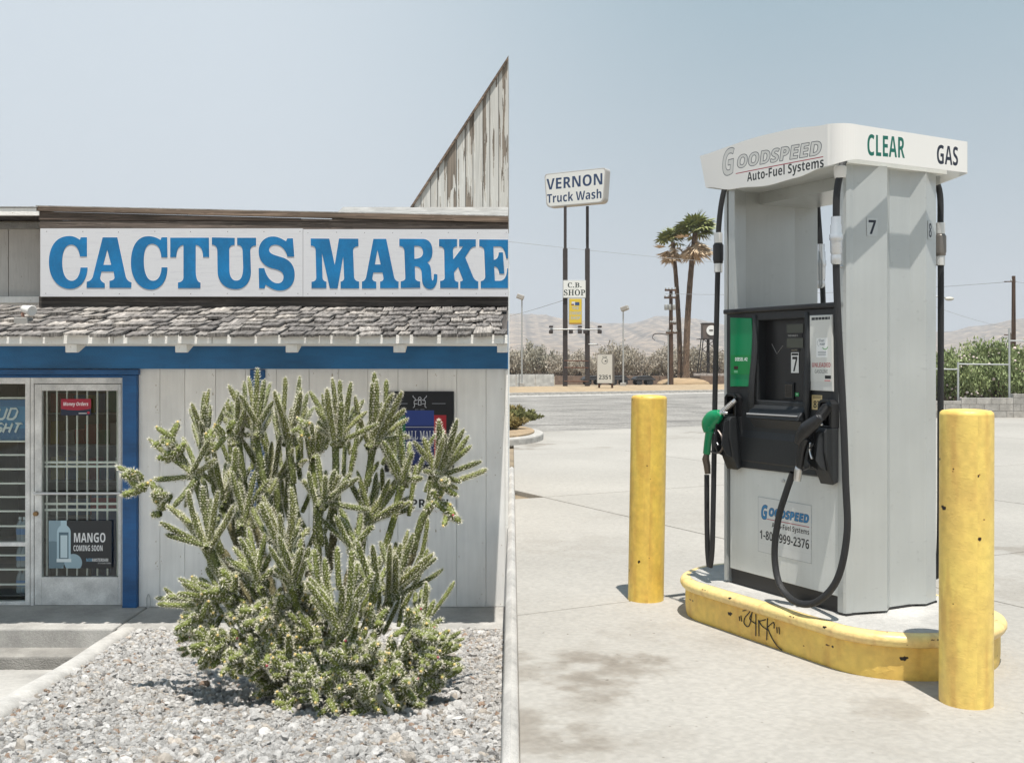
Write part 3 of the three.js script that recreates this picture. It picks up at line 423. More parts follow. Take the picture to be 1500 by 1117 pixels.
{ // goods on a rack deep in the shop
  const o = group('goods_rack', scene, 0, 0, 0); tag(o, 'tall white goods rack standing deep inside the shop behind the counter', 'shelf'); const z = -13.5, ys = [0.3, 0.75, 1.2, 1.6], m = mat(lin(0.6, 0.6, 0.58), 0.5);
  for (const y of ys) mesh('shelf_board', box(-5.9, -4.2, WALKY + y - 0.02, WALKY + y, z - 0.2, z + 0.2), m, o); for (const x of [-5.92, -4.2]) mesh('side_panel', box(x, x + 0.02, WALKY - 0.003, WALKY + 1.8, z - 0.2, z + 0.2), m, o);
  const R = rng(88), cname = ['red', 'blue', 'yellow', 'white', 'green'], cols = [[0.5, 0.08, 0.06], [0.08, 0.2, 0.45], [0.6, 0.5, 0.1], [0.6, 0.58, 0.55], [0.1, 0.3, 0.15]].map((c) => mat(lin(...c), 0.5));
  ys.forEach((y, r) => { let x = -5.86, n = 0; while (x < -4.36) { const w = 0.1 + R() * 0.12, ci = Math.floor(R() * 5), b = mesh('goods_box', new RoundedBoxGeometry(w - 0.01, 0.16 + R() * 0.14, 0.18, 1, 0.004), cols[ci]); b.geometry.computeBoundingBox(); b.position.set(x + w / 2, WALKY + y + b.geometry.boundingBox.max.y, z); tag(b, `${cname[ci]} goods box, ${ORD[n++]} from left on the ${['lowest', 'second', 'third', 'highest'][r]} rack shelf deep inside`, 'box', `goods on the ${['lowest', 'second', 'third', 'highest'][r]} rack shelf`); x += w; } });
}
{ // wire loop on the wall foot and pale stake in the bed
  const d = WD - 0.03, o = mesh('wire_loop', sweep([at(215, 889, d), at(214.5, 876, d), at(217, 870, d), at(219.5, 876, d), at(219.5, 889, d)], [0.004, 0.004, 0.004, 0.004, 0.004], 6, true, 16), mat(lin(0.5, 0.5, 0.48), 0.4)); tag(o, 'small bent wire loop at the foot of the white wall beside blue post', 'wire');
}
// ================================================================ THE CHOLLA
const cactus = group('cholla_cactus', scene, -1.05, BED(5.75), -5.75);
tag(cactus, 'huge spiny cholla cactus with crowded upright joints in front of the market', 'cactus');
{
  const R = rng(2024);
  const tSkin = tex(256, 256, (u, v) => { const n = fbm(u * 10, v * 10, 71, 4, 10, 10), m = fbm(u * 60, v * 60, 73, 2, 60, 60); const k = 0.8 + (n - 0.5) * 0.5 + (m - 0.5) * 0.3; return [k * 1.0, k, k * 0.86]; });
  const mSkin = [[0.2, 0.225, 0.08], [0.235, 0.25, 0.1], [0.155, 0.18, 0.065]].map(([r, g, b]) => mat(lin(r * 1.15, g * 1.15, b * 1.15), 0.7, { map: rep(tSkin, 6) }));
  const mOld = mat(lin(0.26, 0.235, 0.16), 0.85, { map: rep(tSkin, 6) });
  const mYoung = [[0.3, 0.33, 0.1], [0.24, 0.28, 0.085], [0.36, 0.37, 0.13]].map(([r, g, b]) => mat(lin(r, g, b), 0.65, { map: rep(tSkin, 6) }));
  const mSpine = mat(lin(0.86, 0.82, 0.68), 0.5, { side: THREE.DoubleSide }), mSpineY = mat(lin(0.78, 0.64, 0.36), 0.5, { side: THREE.DoubleSide });
  const mFruit = mat(lin(0.62, 0.47, 0.16), 0.6), mRed = mat(lin(0.35, 0.06, 0.08), 0.6);
  // one joint of the stem: ribbed with knobbly tubercles, slightly bent; and the spines that sit on it
  function joint(len, rad, seed, bend, spineLen, per, tipN = 8) {
    const S = rng(seed), rows = Math.max(5, Math.round(len / 0.0105)), sides = 14, spir = 7, pitch = 0.030;
    const axis = (y) => V(bend * Math.sin(y / len * Math.PI * 0.55) * len, y, 0);
    const prof = (t) => rad * (t < 0.12 ? 0.72 + t / 0.12 * 0.28 : t > 0.8 ? Math.sqrt(Math.max(0.02, 1 - ((t - 0.8) / 0.205) ** 2)) * (1 - 0.08 * t) : 1 - 0.08 * t);
    const bump = (a, y) => { const k = spir * a / (2 * Math.PI), f = y / pitch; const p = Math.cos(2 * Math.PI * (k + f * 0.5)) * Math.cos(2 * Math.PI * (f * 0.5)) ; const r = Math.cos(spir * a + f * 0.9); return 0.13 * p + 0.1 * r; };
    const pos = [], uv = [], idx = [];
    for (let i = 0; i <= rows; i++) { const t = i / rows, y = t * len, c = axis(y), r = prof(t); for (let j = 0; j <= sides; j++) { const a = j / sides * 2 * Math.PI, rr = r * (1 + bump(a, y)); pos.push(c.x + Math.cos(a) * rr, c.y, Math.sin(a) * rr); uv.push(a * rad, y); } }
    const w = sides + 1; for (let i = 0; i < rows; i++) for (let j = 0; j < sides; j++) { const a = i * w + j, b = a + 1, c = a + w, d = c + 1; idx.push(a, c, b, b, c, d); }
    const g = new THREE.BufferGeometry(); g.setAttribute('position', new THREE.Float32BufferAttribute(pos, 3)); g.setAttribute('uv', new THREE.Float32BufferAttribute(uv, 2)); g.setIndex(idx); g.computeVertexNormals();
    // spines: slim triangles in tufts on the ribs, longest at the tip
    const sp = [];
    const tuft = (p, n, l, num) => { for (let q = 0; q < num; q++) { const d = n.clone().multiplyScalar(1).add(V(S() - 0.5, S() - 0.35, S() - 0.5).multiplyScalar(1.5)).normalize(), s = d.clone().cross(V(S() - 0.5, S() - 0.5, S() - 0.5)).normalize().multiplyScalar(0.0010), e = p.clone().addScaledVector(d, l * (0.55 + S() * 0.65)); sp.push(p.x - s.x, p.y - s.y, p.z - s.z, p.x + s.x, p.y + s.y, p.z + s.z, e.x, e.y, e.z); } };
    for (let y = 0.008; y < len; y += 0.0145) for (let k = 0; k < spir; k++) { const a = (k + (y / pitch) * 0.14 + (Math.round(y / 0.0145) % 2) * 0.5 + (S() - 0.5) * 0.25) * 2 * Math.PI / spir, t = y / len, c = axis(y), r = prof(t) * 1.1, n = V(Math.cos(a), t > 0.85 ? 0.7 : 0.12, Math.sin(a)).normalize(); tuft(V(c.x + Math.cos(a) * r, y, Math.sin(a) * r), n, spineLen, per); }
    const tip = axis(len * 0.985); for (let q = 0; q < tipN; q++) tuft(tip, V(S() - 0.5, 1, S() - 0.5).normalize(), spineLen, 2);
    const gs = new THREE.BufferGeometry(); gs.setAttribute('position', new THREE.Float32BufferAttribute(sp, 3)); gs.setAttribute('uv', new THREE.BufferAttribute(new Float32Array(sp.length / 3 * 2), 2)); gs.computeVertexNormals();
    return { g, gs, len };
  }
  const LONG = [[0.16, 0.0125, 0.02], [0.22, 0.013, 0.07], [0.28, 0.013, 0.05], [0.28, 0.0122, 0.13], [0.36, 0.0135, 0.06], [0.36, 0.0128, 0.15]].map(([l, r, b], i) => joint(l, r, 100 + i, b, 0.0145, 5));
  const SHORT = [[0.06, 0.0145], [0.085, 0.015], [0.11, 0.0155]].map(([l, r], i) => joint(l, r, 200 + i, 0.04, 0.016, 4, 16));
  const LIMB = [[0.2, 0.0185, 0.03], [0.26, 0.0195, 0.06]].map(([l, r, b], i) => joint(l, r, 300 + i, b, 0.013, 3));
  const up = V(0, 1, 0), base = cactus.position; let parts = 0; const rest = [], restSp = [];
  function place(name, kind, p, dir, len, s, m, spm = mSpine, asPart = true) {
    const v = kind[Math.floor(R() * kind.length)], best = kind.reduce((a, b) => (Math.abs(b.len - len) + R() * 0.04 < Math.abs(a.len - len) ? b : a), v);
    const q = new THREE.Quaternion().setFromUnitVectors(up, dir).multiply(new THREE.Quaternion().setFromAxisAngle(up, R() * 6.283)), sc = V(s, len / best.len, s), pl = p.clone().sub(base);
    if (asPart && parts < 300) { parts++; const o = mesh(name, best.g, m, cactus); o.position.copy(pl); o.quaternion.copy(q); o.scale.copy(sc); mesh('spines', best.gs, spm, o); } else {
      const M = new THREE.Matrix4().compose(pl, q, sc); rest.push(best.g.toNonIndexed().applyMatrix4(M)); restSp.push(best.gs.clone().applyMatrix4(M));
    }
    return p.clone().addScaledVector(dir, len);
  }
  const C = (px, py, dd) => at(px, py, 5.75 + dd);
  const root = V(-1.03, BED(5.7), -5.72);
  // limbs: from the root to where each crowd of fingers sits
  function limb(to, bow = 0.15, thick = 1, from = root) {
    const mid = from.clone().lerp(to, 0.5); mid.y -= bow * 0.3; mid.x += (to.x - from.x) * 0.25; mid.z += (to.z - from.z) * 0.2;
    const c = new THREE.QuadraticBezierCurve3(from.clone().add(V((R() - 0.5) * 0.2, 0, (R() - 0.5) * 0.15)), mid, to), n = Math.max(2, Math.round(c.getLength() / 0.23));
    for (let i = 0; i < n; i++) { const a = c.getPoint(i / n), b = c.getPoint((i + 1) / n), d = b.clone().sub(a); place('stem', LIMB, a.addScaledVector(d, -0.04), d.clone().normalize(), d.length() * 1.1, thick * (1.2 - 0.25 * i / n), i < n * 0.6 ? mOld : mSkin[2]); }
  }
  function crowd(px, py, dd, tips, extra = 0, lb = true, from) {
    const b = C(px, py, dd); if (lb) limb(b, 0.2, 1, from);
    const all = tips.map(([tx, ty, td]) => [tx, ty, td ?? (R() - 0.5) * 0.3]);
    for (let i = 0; i < extra; i++) { const t = tips[Math.floor(R() * tips.length)]; all.push([lerp(px, t[0], 0.75 + R() * 0.2) + (R() - 0.5) * 34, lerp(py, t[1], 0.6 + R() * 0.35), (R() - 0.3) * 0.5]); }
    for (const [tx, ty, td] of all) {
      const tip = C(tx, ty, dd + td), st = b.clone().lerp(tip, -0.12).add(V((R() - 0.5) * 0.05, -R() * 0.03, (R() - 0.5) * 0.05)), d = tip.clone().sub(st), L = d.length();
      if (L > 0.4) { const k = 0.48 + R() * 0.1, outw = d.clone().add(V(d.x * 0.5, -L * 0.22, d.z * 0.5)).normalize(), m1 = place('stem_joint', LONG, st, outw, L * k, 1.05, mSkin[2]); const d2 = tip.clone().sub(m1); place('stem_joint', LONG, m1.addScaledVector(d2.clone().normalize(), -0.015), d2.clone().normalize(), d2.length(), 0.95 + R() * 0.15, mSkin[Math.floor(R() * 2)]); } else place('stem_joint', LONG, st, d.normalize(), L, 0.92 + R() * 0.2, mSkin[Math.floor(R() * 3)]);
    }
  }
  crowd(300, 655, 0.1, [[276, 590], [302, 575], [318, 572], [333, 583], [293, 610]], 6);
  crowd(345, 640, 0.05, [[345, 562], [330, 590], [352, 575], [365, 590]], 6);
  crowd(375, 628, 0.0, [[338, 562], [358, 553], [377, 539], [391, 556], [400, 585], [330, 600]], 8);
  crowd(425, 640, 0.1, [[402, 566], [415, 548], [429, 548], [437, 566], [448, 575]], 8);
  crowd(495, 640, -0.05, [[452, 572], [458, 598], [482, 554], [497, 553], [514, 560], [530, 583], [540, 605], [462, 620]], 9);
  crowd(545, 645, 0.1, [[550, 541], [570, 552], [583, 572], [592, 600], [596, 640], [530, 575], [562, 590]], 8);
  crowd(642, 692, -0.05, [[608, 645], [622, 640], [637, 614], [652, 622], [664, 613], [678, 628], [690, 640], [693, 655], [704, 677], [672, 712], [620, 690]], 8);
  crowd(282, 692, -0.1, [[222, 640], [245, 628], [240, 660], [305, 640], [312, 670], [248, 742], [270, 745], [225, 700]], 0);
  crowd(305, 795, -0.3, [[240, 745], [242, 780], [262, 748], [288, 718], [305, 712], [322, 718], [332, 735]], 7);
  crowd(355, 760, -0.1, [[330, 690], [352, 660], [372, 690], [395, 700]], 8);
  crowd(420, 800, -0.35, [[380, 725], [388, 745], [412, 715], [430, 740], [440, 760]], 7);
  crowd(400, 700, 0.2, [[360, 640], [412, 640], [425, 650], [440, 680]], 7);
  crowd(470, 735, -0.15, [[455, 690], [462, 665], [490, 690], [510, 690], [523, 700], [540, 745]], 9);
  crowd(540, 760, 0.1, [[520, 690], [548, 690], [570, 700], [590, 690], [600, 730], [552, 735]], 8);
  crowd(575, 865, -0.2, [[558, 795], [575, 790], [592, 775], [607, 782], [632, 805], [638, 822], [600, 830]], 8);
  crowd(520, 800, -0.2, [[470, 750], [492, 742], [508, 748], [530, 750], [550, 770]], 7);
  crowd(500, 912, -0.65, [[452, 818], [466, 800], [478, 812], [497, 795], [512, 800], [520, 822], [545, 838], [445, 850]], 7);
  crowd(430, 850, -0.4, [[395, 790], [412, 780], [440, 790], [455, 800], [400, 830]], 8);
  crowd(330, 870, -0.3, [[228, 880], [262, 845], [258, 870], [290, 850], [300, 830]], 7);
  crowd(610, 930, -0.35, [[632, 860], [612, 855], [648, 905], [640, 880]], 7);
  crowd(600, 960, -0.2, [[672, 920], [655, 935], [680, 930], [640, 960]], 2, true);
  crowd(630, 950, 0.1, [[682, 975], [640, 985], [660, 950]], 0, false);
  crowd(300, 940, -0.1, [[255, 930], [270, 900], [265, 960]], 2, true);
  crowd(460, 660, 0.25, [[470, 590], [440, 600], [455, 620], [485, 610]], 7);
  crowd(590, 700, 0.1, [[560, 640], [575, 620], [592, 625], [606, 660], [618, 700]], 8);
  crowd(330, 730, 0.1, [[300, 670], [318, 655], [345, 650], [352, 690]], 8);
  crowd(380, 850, -0.35, [[345, 790], [362, 775], [385, 780], [405, 800], [330, 820]], 8);
  crowd(550, 860, -0.4, [[525, 790], [545, 800], [560, 815], [520, 820]], 7);
  // crowds of short young joints at the arm ends and all over the lower part, with yellowish fruit at the tips
  const fruitG = new THREE.SphereGeometry(0.0075, 7, 5), fr = [], rd = [];
  function rosette(p, n, out, L = 1) {
    for (let i = 0; i < n; i++) {
      const d = out.clone().multiplyScalar(0.75).add(V(R() - 0.5, R() - 0.35, R() - 0.5).multiplyScalar(2.0)).normalize(), len = (0.06 + R() * 0.07) * L;
      const e = place('young_joint', SHORT, p.clone().add(V(R() - 0.5, R() - 0.5, R() - 0.5).multiplyScalar(0.05)), d, len, 0.85 + R() * 0.4, R() < 0.06 ? mOld : mYoung[Math.floor(R() * 3)], R() < 0.55 ? mSpineY : mSpine);
      if (R() < 0.4) { const g = fruitG.clone(); g.scale(1, 1, 1).translate(e.x - base.x, e.y - base.y, e.z - base.z); (R() < 0.06 ? rd : fr).push(g); }
    }
  }
  for (const [x, y, n] of [[200, 700, 8], [210, 715, 6], [233, 725, 6], [240, 745, 5], [245, 640, 6], [262, 660, 8], [308, 655, 6], [650, 712, 7], [640, 735, 5], [655, 750, 6], [330, 635, 5], [440, 625, 6]]) rosette(C(x, y, -0.1 + (R() - 0.5) * 0.1), n, V((x - 470) / 600, -0.1, 0.4), 0.8);
  for (let i = 0; i < 112; i++) { // the skirt: points spread over the front and sides of two low mounds
    const right = R() < 0.6, a = (R() - 0.5) * 2.9, v = Math.pow(R(), 0.8), th = v * 1.75;
    const cx = right ? 520 : 378, rx = (right ? 150 : 112) * (1.05 - 0.4 * v * v), top = right ? 905 : 860, bot = right ? 1055 : 985;
    const px = cx + Math.sin(a) * rx * (0.6 + 0.4 * Math.sin(th)) + (R() - 0.5) * 20, py = lerp(top, bot, v) - Math.abs(Math.sin(a)) * 20 * v + (R() - 0.5) * 16;
    const dd = (right ? -0.28 : -0.1) - Math.cos(a) * 0.42 * (0.5 + 0.5 * Math.sin(th)) + (R() - 0.35) * 0.22;
    const p = C(px, py, dd); if (p.y < BED(-p.z) + 0.03) p.y = BED(-p.z) + 0.03 + R() * 0.05;
    rosette(p, 5 + Math.floor(R() * 4), V(Math.sin(a) * 0.8, 0.3 - v * 0.35, Math.cos(a) * 0.8));
  }
  for (let i = 0; i < 16; i++) { const right = i % 2, a = (i / 16 - 0.5) * 3; limb(C((right ? 520 : 385) + Math.sin(a) * 110, right ? 960 : 920, (right ? -0.25 : -0.1) - Math.cos(a) * 0.3), 0.1, 1.15); }
  // inner fill: back-side fingers seen through the gaps
  for (let i = 0; i < 95; i++) { const px = 290 + R() * 340, py = 650 + R() * 290, p = C(px, py, 0.15 + R() * 0.5), d = V((px - 470) / 420 + (R() - 0.5) * 0.6, 0.6 + R() * 0.5, (R() - 0.5) * 0.6).normalize(); place('stem_joint', LONG, p, d, 0.2 + R() * 0.14, 1, mSkin[2], mSpine, false); }
  const js = mesh('further_joints', merge(rest), mYoung[1], cactus); stuff(js); stuff(mesh('spines', merge(restSp), mSpine, js));
  stuff(mesh('fruit', merge(fr), mFruit, cactus)); stuff(mesh('red_fruit', merge(rd), mRed, cactus));
  const st = onGround(570, 1050, -0.2), o = mesh('broken_stake', sweep([V(0, -0.02, 0), V(-0.02, 0.05, 0), V(-0.045, 0.11, 0)], [[0.035, 0.02], [0.03, 0.018], [0.022, 0.014]], 7), mat(lin(0.66, 0.65, 0.62), 0.8)); o.position.set(st.x, BED(-st.z), st.z); tag(o, 'short pale broken stake leaning in the stones under the cactus', 'stake');
}
// ================================================================ FORECOURT
function clip(pts, nx, ny, c) { const out = []; for (let i = 0; i < pts.length; i++) { const a = pts[i], b = pts[(i + 1) % pts.length], da = a[0] * nx + a[1] * ny - c, db = b[0] * nx + b[1] * ny - c; if (da >= 0) out.push(a); if ((da >= 0) !== (db >= 0)) { const t = da / (da - db); out.push([lerp(a[0], b[0], t), lerp(a[1], b[1], t)]); } } return out; }
// concrete with the stains that the photograph shows on it: position (px), size, strength
const STAINS = [[830, 985, 0.5, 0.17, 0.5], [905, 985, 0.35, 0.1, 0.3], [800, 1045, 0.35, 0.2, 0.35], [860, 960, 0.35, 0.1, 0.25], [1305, 1040, 0.16, 0.07, 0.3], [770, 1080, 0.3, 0.15, 0.4], [1480, 806, 0.4, 0.12, 0.45], [1470, 860, 0.5, 0.3, 0.25], [900, 1090, 0.35, 0.12, 0.14], [960, 930, 0.3, 0.14, 0.16], [1030, 940, 0.35, 0.1, 0.16], [1000, 760, 0.8, 0.3, 0.1], [840, 800, 0.8, 0.3, 0.12], [1260, 1075, 0.3, 0.12, 0.12]].map(([px, py, w, h, s]) => { const g = onGround(px, py); return [g.x, -g.z, w, h, s]; });
const CT = 14, cOx = -0.6, cOd = 3.2;
const tForecourt = tex(2048, 2048, (u, v) => {
  const x = cOx + u * CT, d = cOd + v * CT, n = fbm(u * 9, v * 9, 81, 5, 9, 9), m = vnoise(u * 700, v * 700, 83, 700, 700), b = fbm(u * 3, v * 3, 85, 3, 3, 3);
  let k = 0.92 + (n - 0.5) * 0.11 + (m - 0.5) * 0.07 + (b - 0.5) * 0.06, r = k, g = k * 0.983, bl = k * 0.955;
  for (const [sx, sd, w, h, s] of STAINS) { const ex = (x - sx) / w, ed = (d - sd) / (h * 2.0), q = ex * ex + ed * ed; if (q > 2.4) continue; const f = s * 0.42 * sstep(0.1, 0.95, 1 - q * 0.5 + (fbm(x * 6, d * 6, 87, 5) - 0.62) * 2.4); r *= 1 - f * 0.55; g *= 1 - f * 0.62; bl *= 1 - f * 0.7; }
  const cx = Math.floor(x / 0.3), cd = Math.floor(d / 0.3); if (hash2(cx, cd, 201) < 0.05) { const px = (cx + 0.2 + hash2(cx, cd, 202) * 0.6) * 0.3, pd = (cd + 0.2 + hash2(cx, cd, 203) * 0.6) * 0.3, rr = 0.006 + hash2(cx, cd, 204) ** 3 * 0.018; if ((x - px) ** 2 + (d - pd) ** 2 < rr * rr * (0.6 + vnoise(x * 80, d * 80, 205))) { r *= 0.66; g *= 0.64; bl *= 0.62; } }
  const sp = vnoise(u * 900, v * 900, 89, 900, 900); if (sp > 0.985) { r *= 0.72; g *= 0.7; bl *= 0.68; }
  return [r, g, bl];
});
const mForecourt = mat(lin(0.425, 0.415, 0.398), 0.85, { map: tForecourt, bumpMap: rep(tGrain, 14), bumpScale: 0.003 });
const forecourt = group('forecourt'); structure(forecourt);
{
  const su = 4.7, sv = 4.2, o = [2.533, 7.559], gap = 0.011;   // one joint passes the left bollard's foot
  const flat = (pts, name, y, m, parent, dep = 0.12, bev = 0.006) => { const g = extrude(poly(pts.map(([x, d]) => [x, d])), dep - bev, { bevel: bev }); g.rotateX(-Math.PI / 2); g.translate(0, y - dep + bev, 0); const p = g.attributes.position, uv = new Float32Array(p.count * 2); for (let i = 0; i < p.count; i++) { uv[i * 2] = (p.getX(i) - cOx) / CT; uv[i * 2 + 1] = (-p.getZ(i) - cOd) / CT; } g.setAttribute('uv', new THREE.BufferAttribute(uv, 2)); return mesh(name, g, m, parent); };
  for (let i = -5; i < 9; i++) for (let j = -5; j < 12; j++) {
    const P = (a, b) => [o[0] + U[0] * a + Vv[0] * b, o[1] + U[1] * a + Vv[1] * b];
    let q = [P(i * su + gap, j * sv + gap), P(i * su + gap, (j + 1) * sv - gap), P((i + 1) * su - gap, (j + 1) * sv - gap), P((i + 1) * su - gap, j * sv + gap)];
    q = clip(q, 1, 0, 0.03); q = clip(q, -U[0], -U[1], -(0.07 * U[0] + 22.4 * U[1])); q = clip(q, 0, 1, -5); q = clip(q, -1, 0, -24);
    if (q.length < 3) continue; let A = 0; q.forEach((a, k) => { const b = q[(k + 1) % q.length]; A += a[0] * b[1] - b[0] * a[1]; }); if (Math.abs(A) < 0.3) continue;
    flat(q, 'slab', (hash2(i, j, 4) - 0.5) * 0.004, mForecourt, forecourt);
  }
}
// hairline cracks and small litter are left to the concrete's own grain
// ---------------------------------------------------------------- bollards
const tYellow = tex(512, 512, (u, v) => {
  const n = fbm(u * 6, v * 6, 91, 5, 6, 6), f = fbm(u * 40, v * 40, 93, 3, 40, 40), c = fbm(u * 22, v * 26, 95, 4, 22, 26), st = fbm(u * 18, v * 3, 97, 4, 18, 3); let k = 0.95 + (n - 0.5) * 0.09 + (f - 0.5) * 0.12, r = k, g = k * (0.97 + (n - 0.5) * 0.06), b = k;
  const ss = sstep(0.5, 0.8, st) * 0.1; r *= 1 - ss * 0.6; g *= 1 - ss; b *= 1 - ss; if (c > 0.835) { r = 0.1; g = 0.09; b = 0.12; } else if (c > 0.822) { r *= 0.8; g *= 0.7; b *= 0.6; } return [r, g, b];
});
const tDrip = tex(256, 256, (u, v) => { const n = fbm(u * 12, v * 12, 99, 4, 12, 12), r = fbm(u * 30, v * 60, 101, 3, 30, 60); return grey(0.5 + (n - 0.5) * 0.7 + (r > 0.62 ? 0.3 : 0)); }, false);
const mYellow = mat(lin(0.85, 0.62, 0.11), 0.42, { map: rep(tYellow, 1, 1), bumpMap: rep(tDrip, 2, 2), bumpScale: 0.0009 });
const mYellow2 = (() => { const c = tYellow.clone(); c.offset.set(0.4, 0.3); c.needsUpdate = true; return mat(lin(0.87, 0.66, 0.16), 0.45, { map: c, bumpMap: rep(tDrip, 2.3, 2.3), bumpScale: 0.0009 }); })();
function bollard(px, py, label, lean, m) {
  const p = onGround(px, py), o = group('bollard', scene, p.x, -0.01, p.z); tag(o, label, 'bollard', 'yellow steel bollards at the pump island');
  const r = 0.112, pr = []; for (let i = 0; i <= 22; i++) pr.push([r, lerp(0, 1.278, i / 22)]); pr.push([r - 0.003, 1.29], [r - 0.012, 1.297]);
  const g = lathe(pr, 48), uv = g.attributes.uv; for (let i = 0; i < uv.count; i++) uv.setXY(i, uv.getX(i) * 0.7, uv.getY(i) * 1.3); mesh('post', g, m, o);
  const cg = lathe([[r - 0.012, 1.297], [r * 0.6, 1.302], [0, 1.305]], 40); uvm(cg); mesh('cap', cg, m, o);
  o.rotation.z = lean; return o;
}
bollard(946, 879, 'yellow steel bollard standing alone left of the fuel pump', -0.017, mYellow);
bollard(1415.5, 1030, 'larger near yellow bollard overlapping the right end of the pump island', -0.002, mYellow2);

// ---------------------------------------------------------------- the island
const PO = V(1.738, 0.23, -5.864), PR = -1.0882;             // dispenser: middle of its foot, and its turn
const XA = V(0.464, 0, 0.886), ZA = V(-0.886, 0, 0.464);
const island = group('pump_island', scene, PO.x, 0, PO.z, PR); tag(island, 'raised concrete pump island with rounded yellow kerb and black scrawl', 'kerb island');
{
  const hw = 0.49, L0 = 0.5, cap = 0.42;                       // stadium plan; local x along the front, z outwards
  const plan = (off) => { const pts = [], n = 28; for (let i = 0; i <= n; i++) { const a = -Math.PI / 2 + i / n * Math.PI; pts.push([L0 + 0.05 + Math.cos(a) * (cap + off), Math.sin(a) * (hw + off)]); } for (let i = 0; i <= n; i++) { const a = Math.PI / 2 + i / n * Math.PI; pts.push([-L0 + Math.cos(a) * (cap + off), Math.sin(a) * (hw + off)]); } pts.push(pts[0].slice()); return pts; };
  function ring(prof, uvs = 1) { // prof: [off, y]
    const pos = [], uv = [], idx = [], ps = prof.map(([o]) => plan(o)), n = ps[0].length; let acc = 0;
    for (let j = 0; j < prof.length; j++) { if (j) acc += Math.hypot(prof[j][0] - prof[j - 1][0], prof[j][1] - prof[j - 1][1]); let l = 0; for (let i = 0; i < n; i++) { if (i) l += Math.hypot(ps[0][i][0] - ps[0][i - 1][0], ps[0][i][1] - ps[0][i - 1][1]); pos.push(ps[j][i][0], prof[j][1], ps[j][i][1]); uv.push(l * uvs, acc * uvs); } }
    for (let j = 0; j < prof.length - 1; j++) for (let i = 0; i < n - 1; i++) { const a = j * n + i, b = a + 1, c = a + n, d = c + 1; idx.push(a, c, b, b, c, d); }
    const g = new THREE.BufferGeometry(); g.setAttribute('position', new THREE.Float32BufferAttribute(pos, 3)); g.setAttribute('uv', new THREE.Float32BufferAttribute(uv, 2)); g.setIndex(idx); g.computeVertexNormals(); return g;
  }
  const mIsl = mat(lin(0.84, 0.61, 0.13), 0.5, { map: rep(tYellow, 0.9, 0.9), bumpMap: rep(tDrip, 1.5), bumpScale: 0.002, side: THREE.DoubleSide });
  const mLip = mat(lin(0.88, 0.72, 0.27), 0.4, { map: rep(tYellow, 1.4, 1.4), bumpMap: rep(tDrip, 2), bumpScale: 0.0015, side: THREE.DoubleSide });
  mesh('kerb_face', ring([[-0.012, -0.012], [-0.004, 0.02], [0, 0.06], [0, 0.17]]), mIsl, island);
  mesh('kerb_lip', ring([[-0.02, 0.168], [0.012, 0.166], [0.022, 0.175], [0.03, 0.19], [0.03, 0.205], [0.022, 0.219], [0.006, 0.227], [-0.03, 0.2275]]), mLip, island);
  const S = poly(plan(-0.028).slice(0, -1)), g = new THREE.ShapeGeometry(S); g.rotateX(Math.PI / 2); g.translate(0, 0.2285, 0); const gp = g.attributes.position; g.index.array.reverse(); g.computeVertexNormals(); uvm(g, 0.3); mesh('concrete_top', g, mat(lin(0.55, 0.54, 0.52), 0.85, { map: rep(tBlotch, 2), bumpMap: rep(tGrain, 14), bumpScale: 0.003, side: THREE.DoubleSide }), island);
  // the scrawl on the kerb face, a thin line of black paint
  const mInk = mat(lin(0.012, 0.012, 0.014), 0.4);
  const K = (px, py) => { const kx = (px - CX) / FOC, ky = (HY - py) / FOC, Z = hw + 0.003, d = (Z + PO.x * ZA.x + PO.z * ZA.z) / (kx * ZA.x - ZA.z); return V((kx * d - PO.x) * XA.x + (-d - PO.z) * XA.z, EYE + ky * d, Z); };
  const z = (x, y) => [980 + x / 5, 820 + y / 5];
  const sc = group('graffiti_scrawl', island);
  for (const ln of [[[515, 412], [518, 445]], [[527, 405], [533, 450]], [[540, 372], [580, 366], [592, 375], [555, 425], [550, 460], [575, 488], [592, 470], [610, 375]], [[612, 378], [592, 430], [640, 470]], [[637, 395], [636, 556]], [[658, 440], [660, 556]], [[655, 450], [708, 436]], [[655, 440], [680, 480], [720, 510]], [[722, 425], [716, 586]], [[718, 495], [768, 458], [770, 500]], [[718, 490], [760, 580], [800, 635], [828, 658]], [[790, 490], [793, 535]], [[806, 490], [810, 542]]]) {
    const pts = ln.map(([x, y]) => K(...z(x, y))); mesh('pen_stroke', sweep(pts, pts.map(() => [0.0028, 0.0028]), 5, true, pts.length > 2 ? pts.length * 4 : 0), mInk, sc);
  }
}
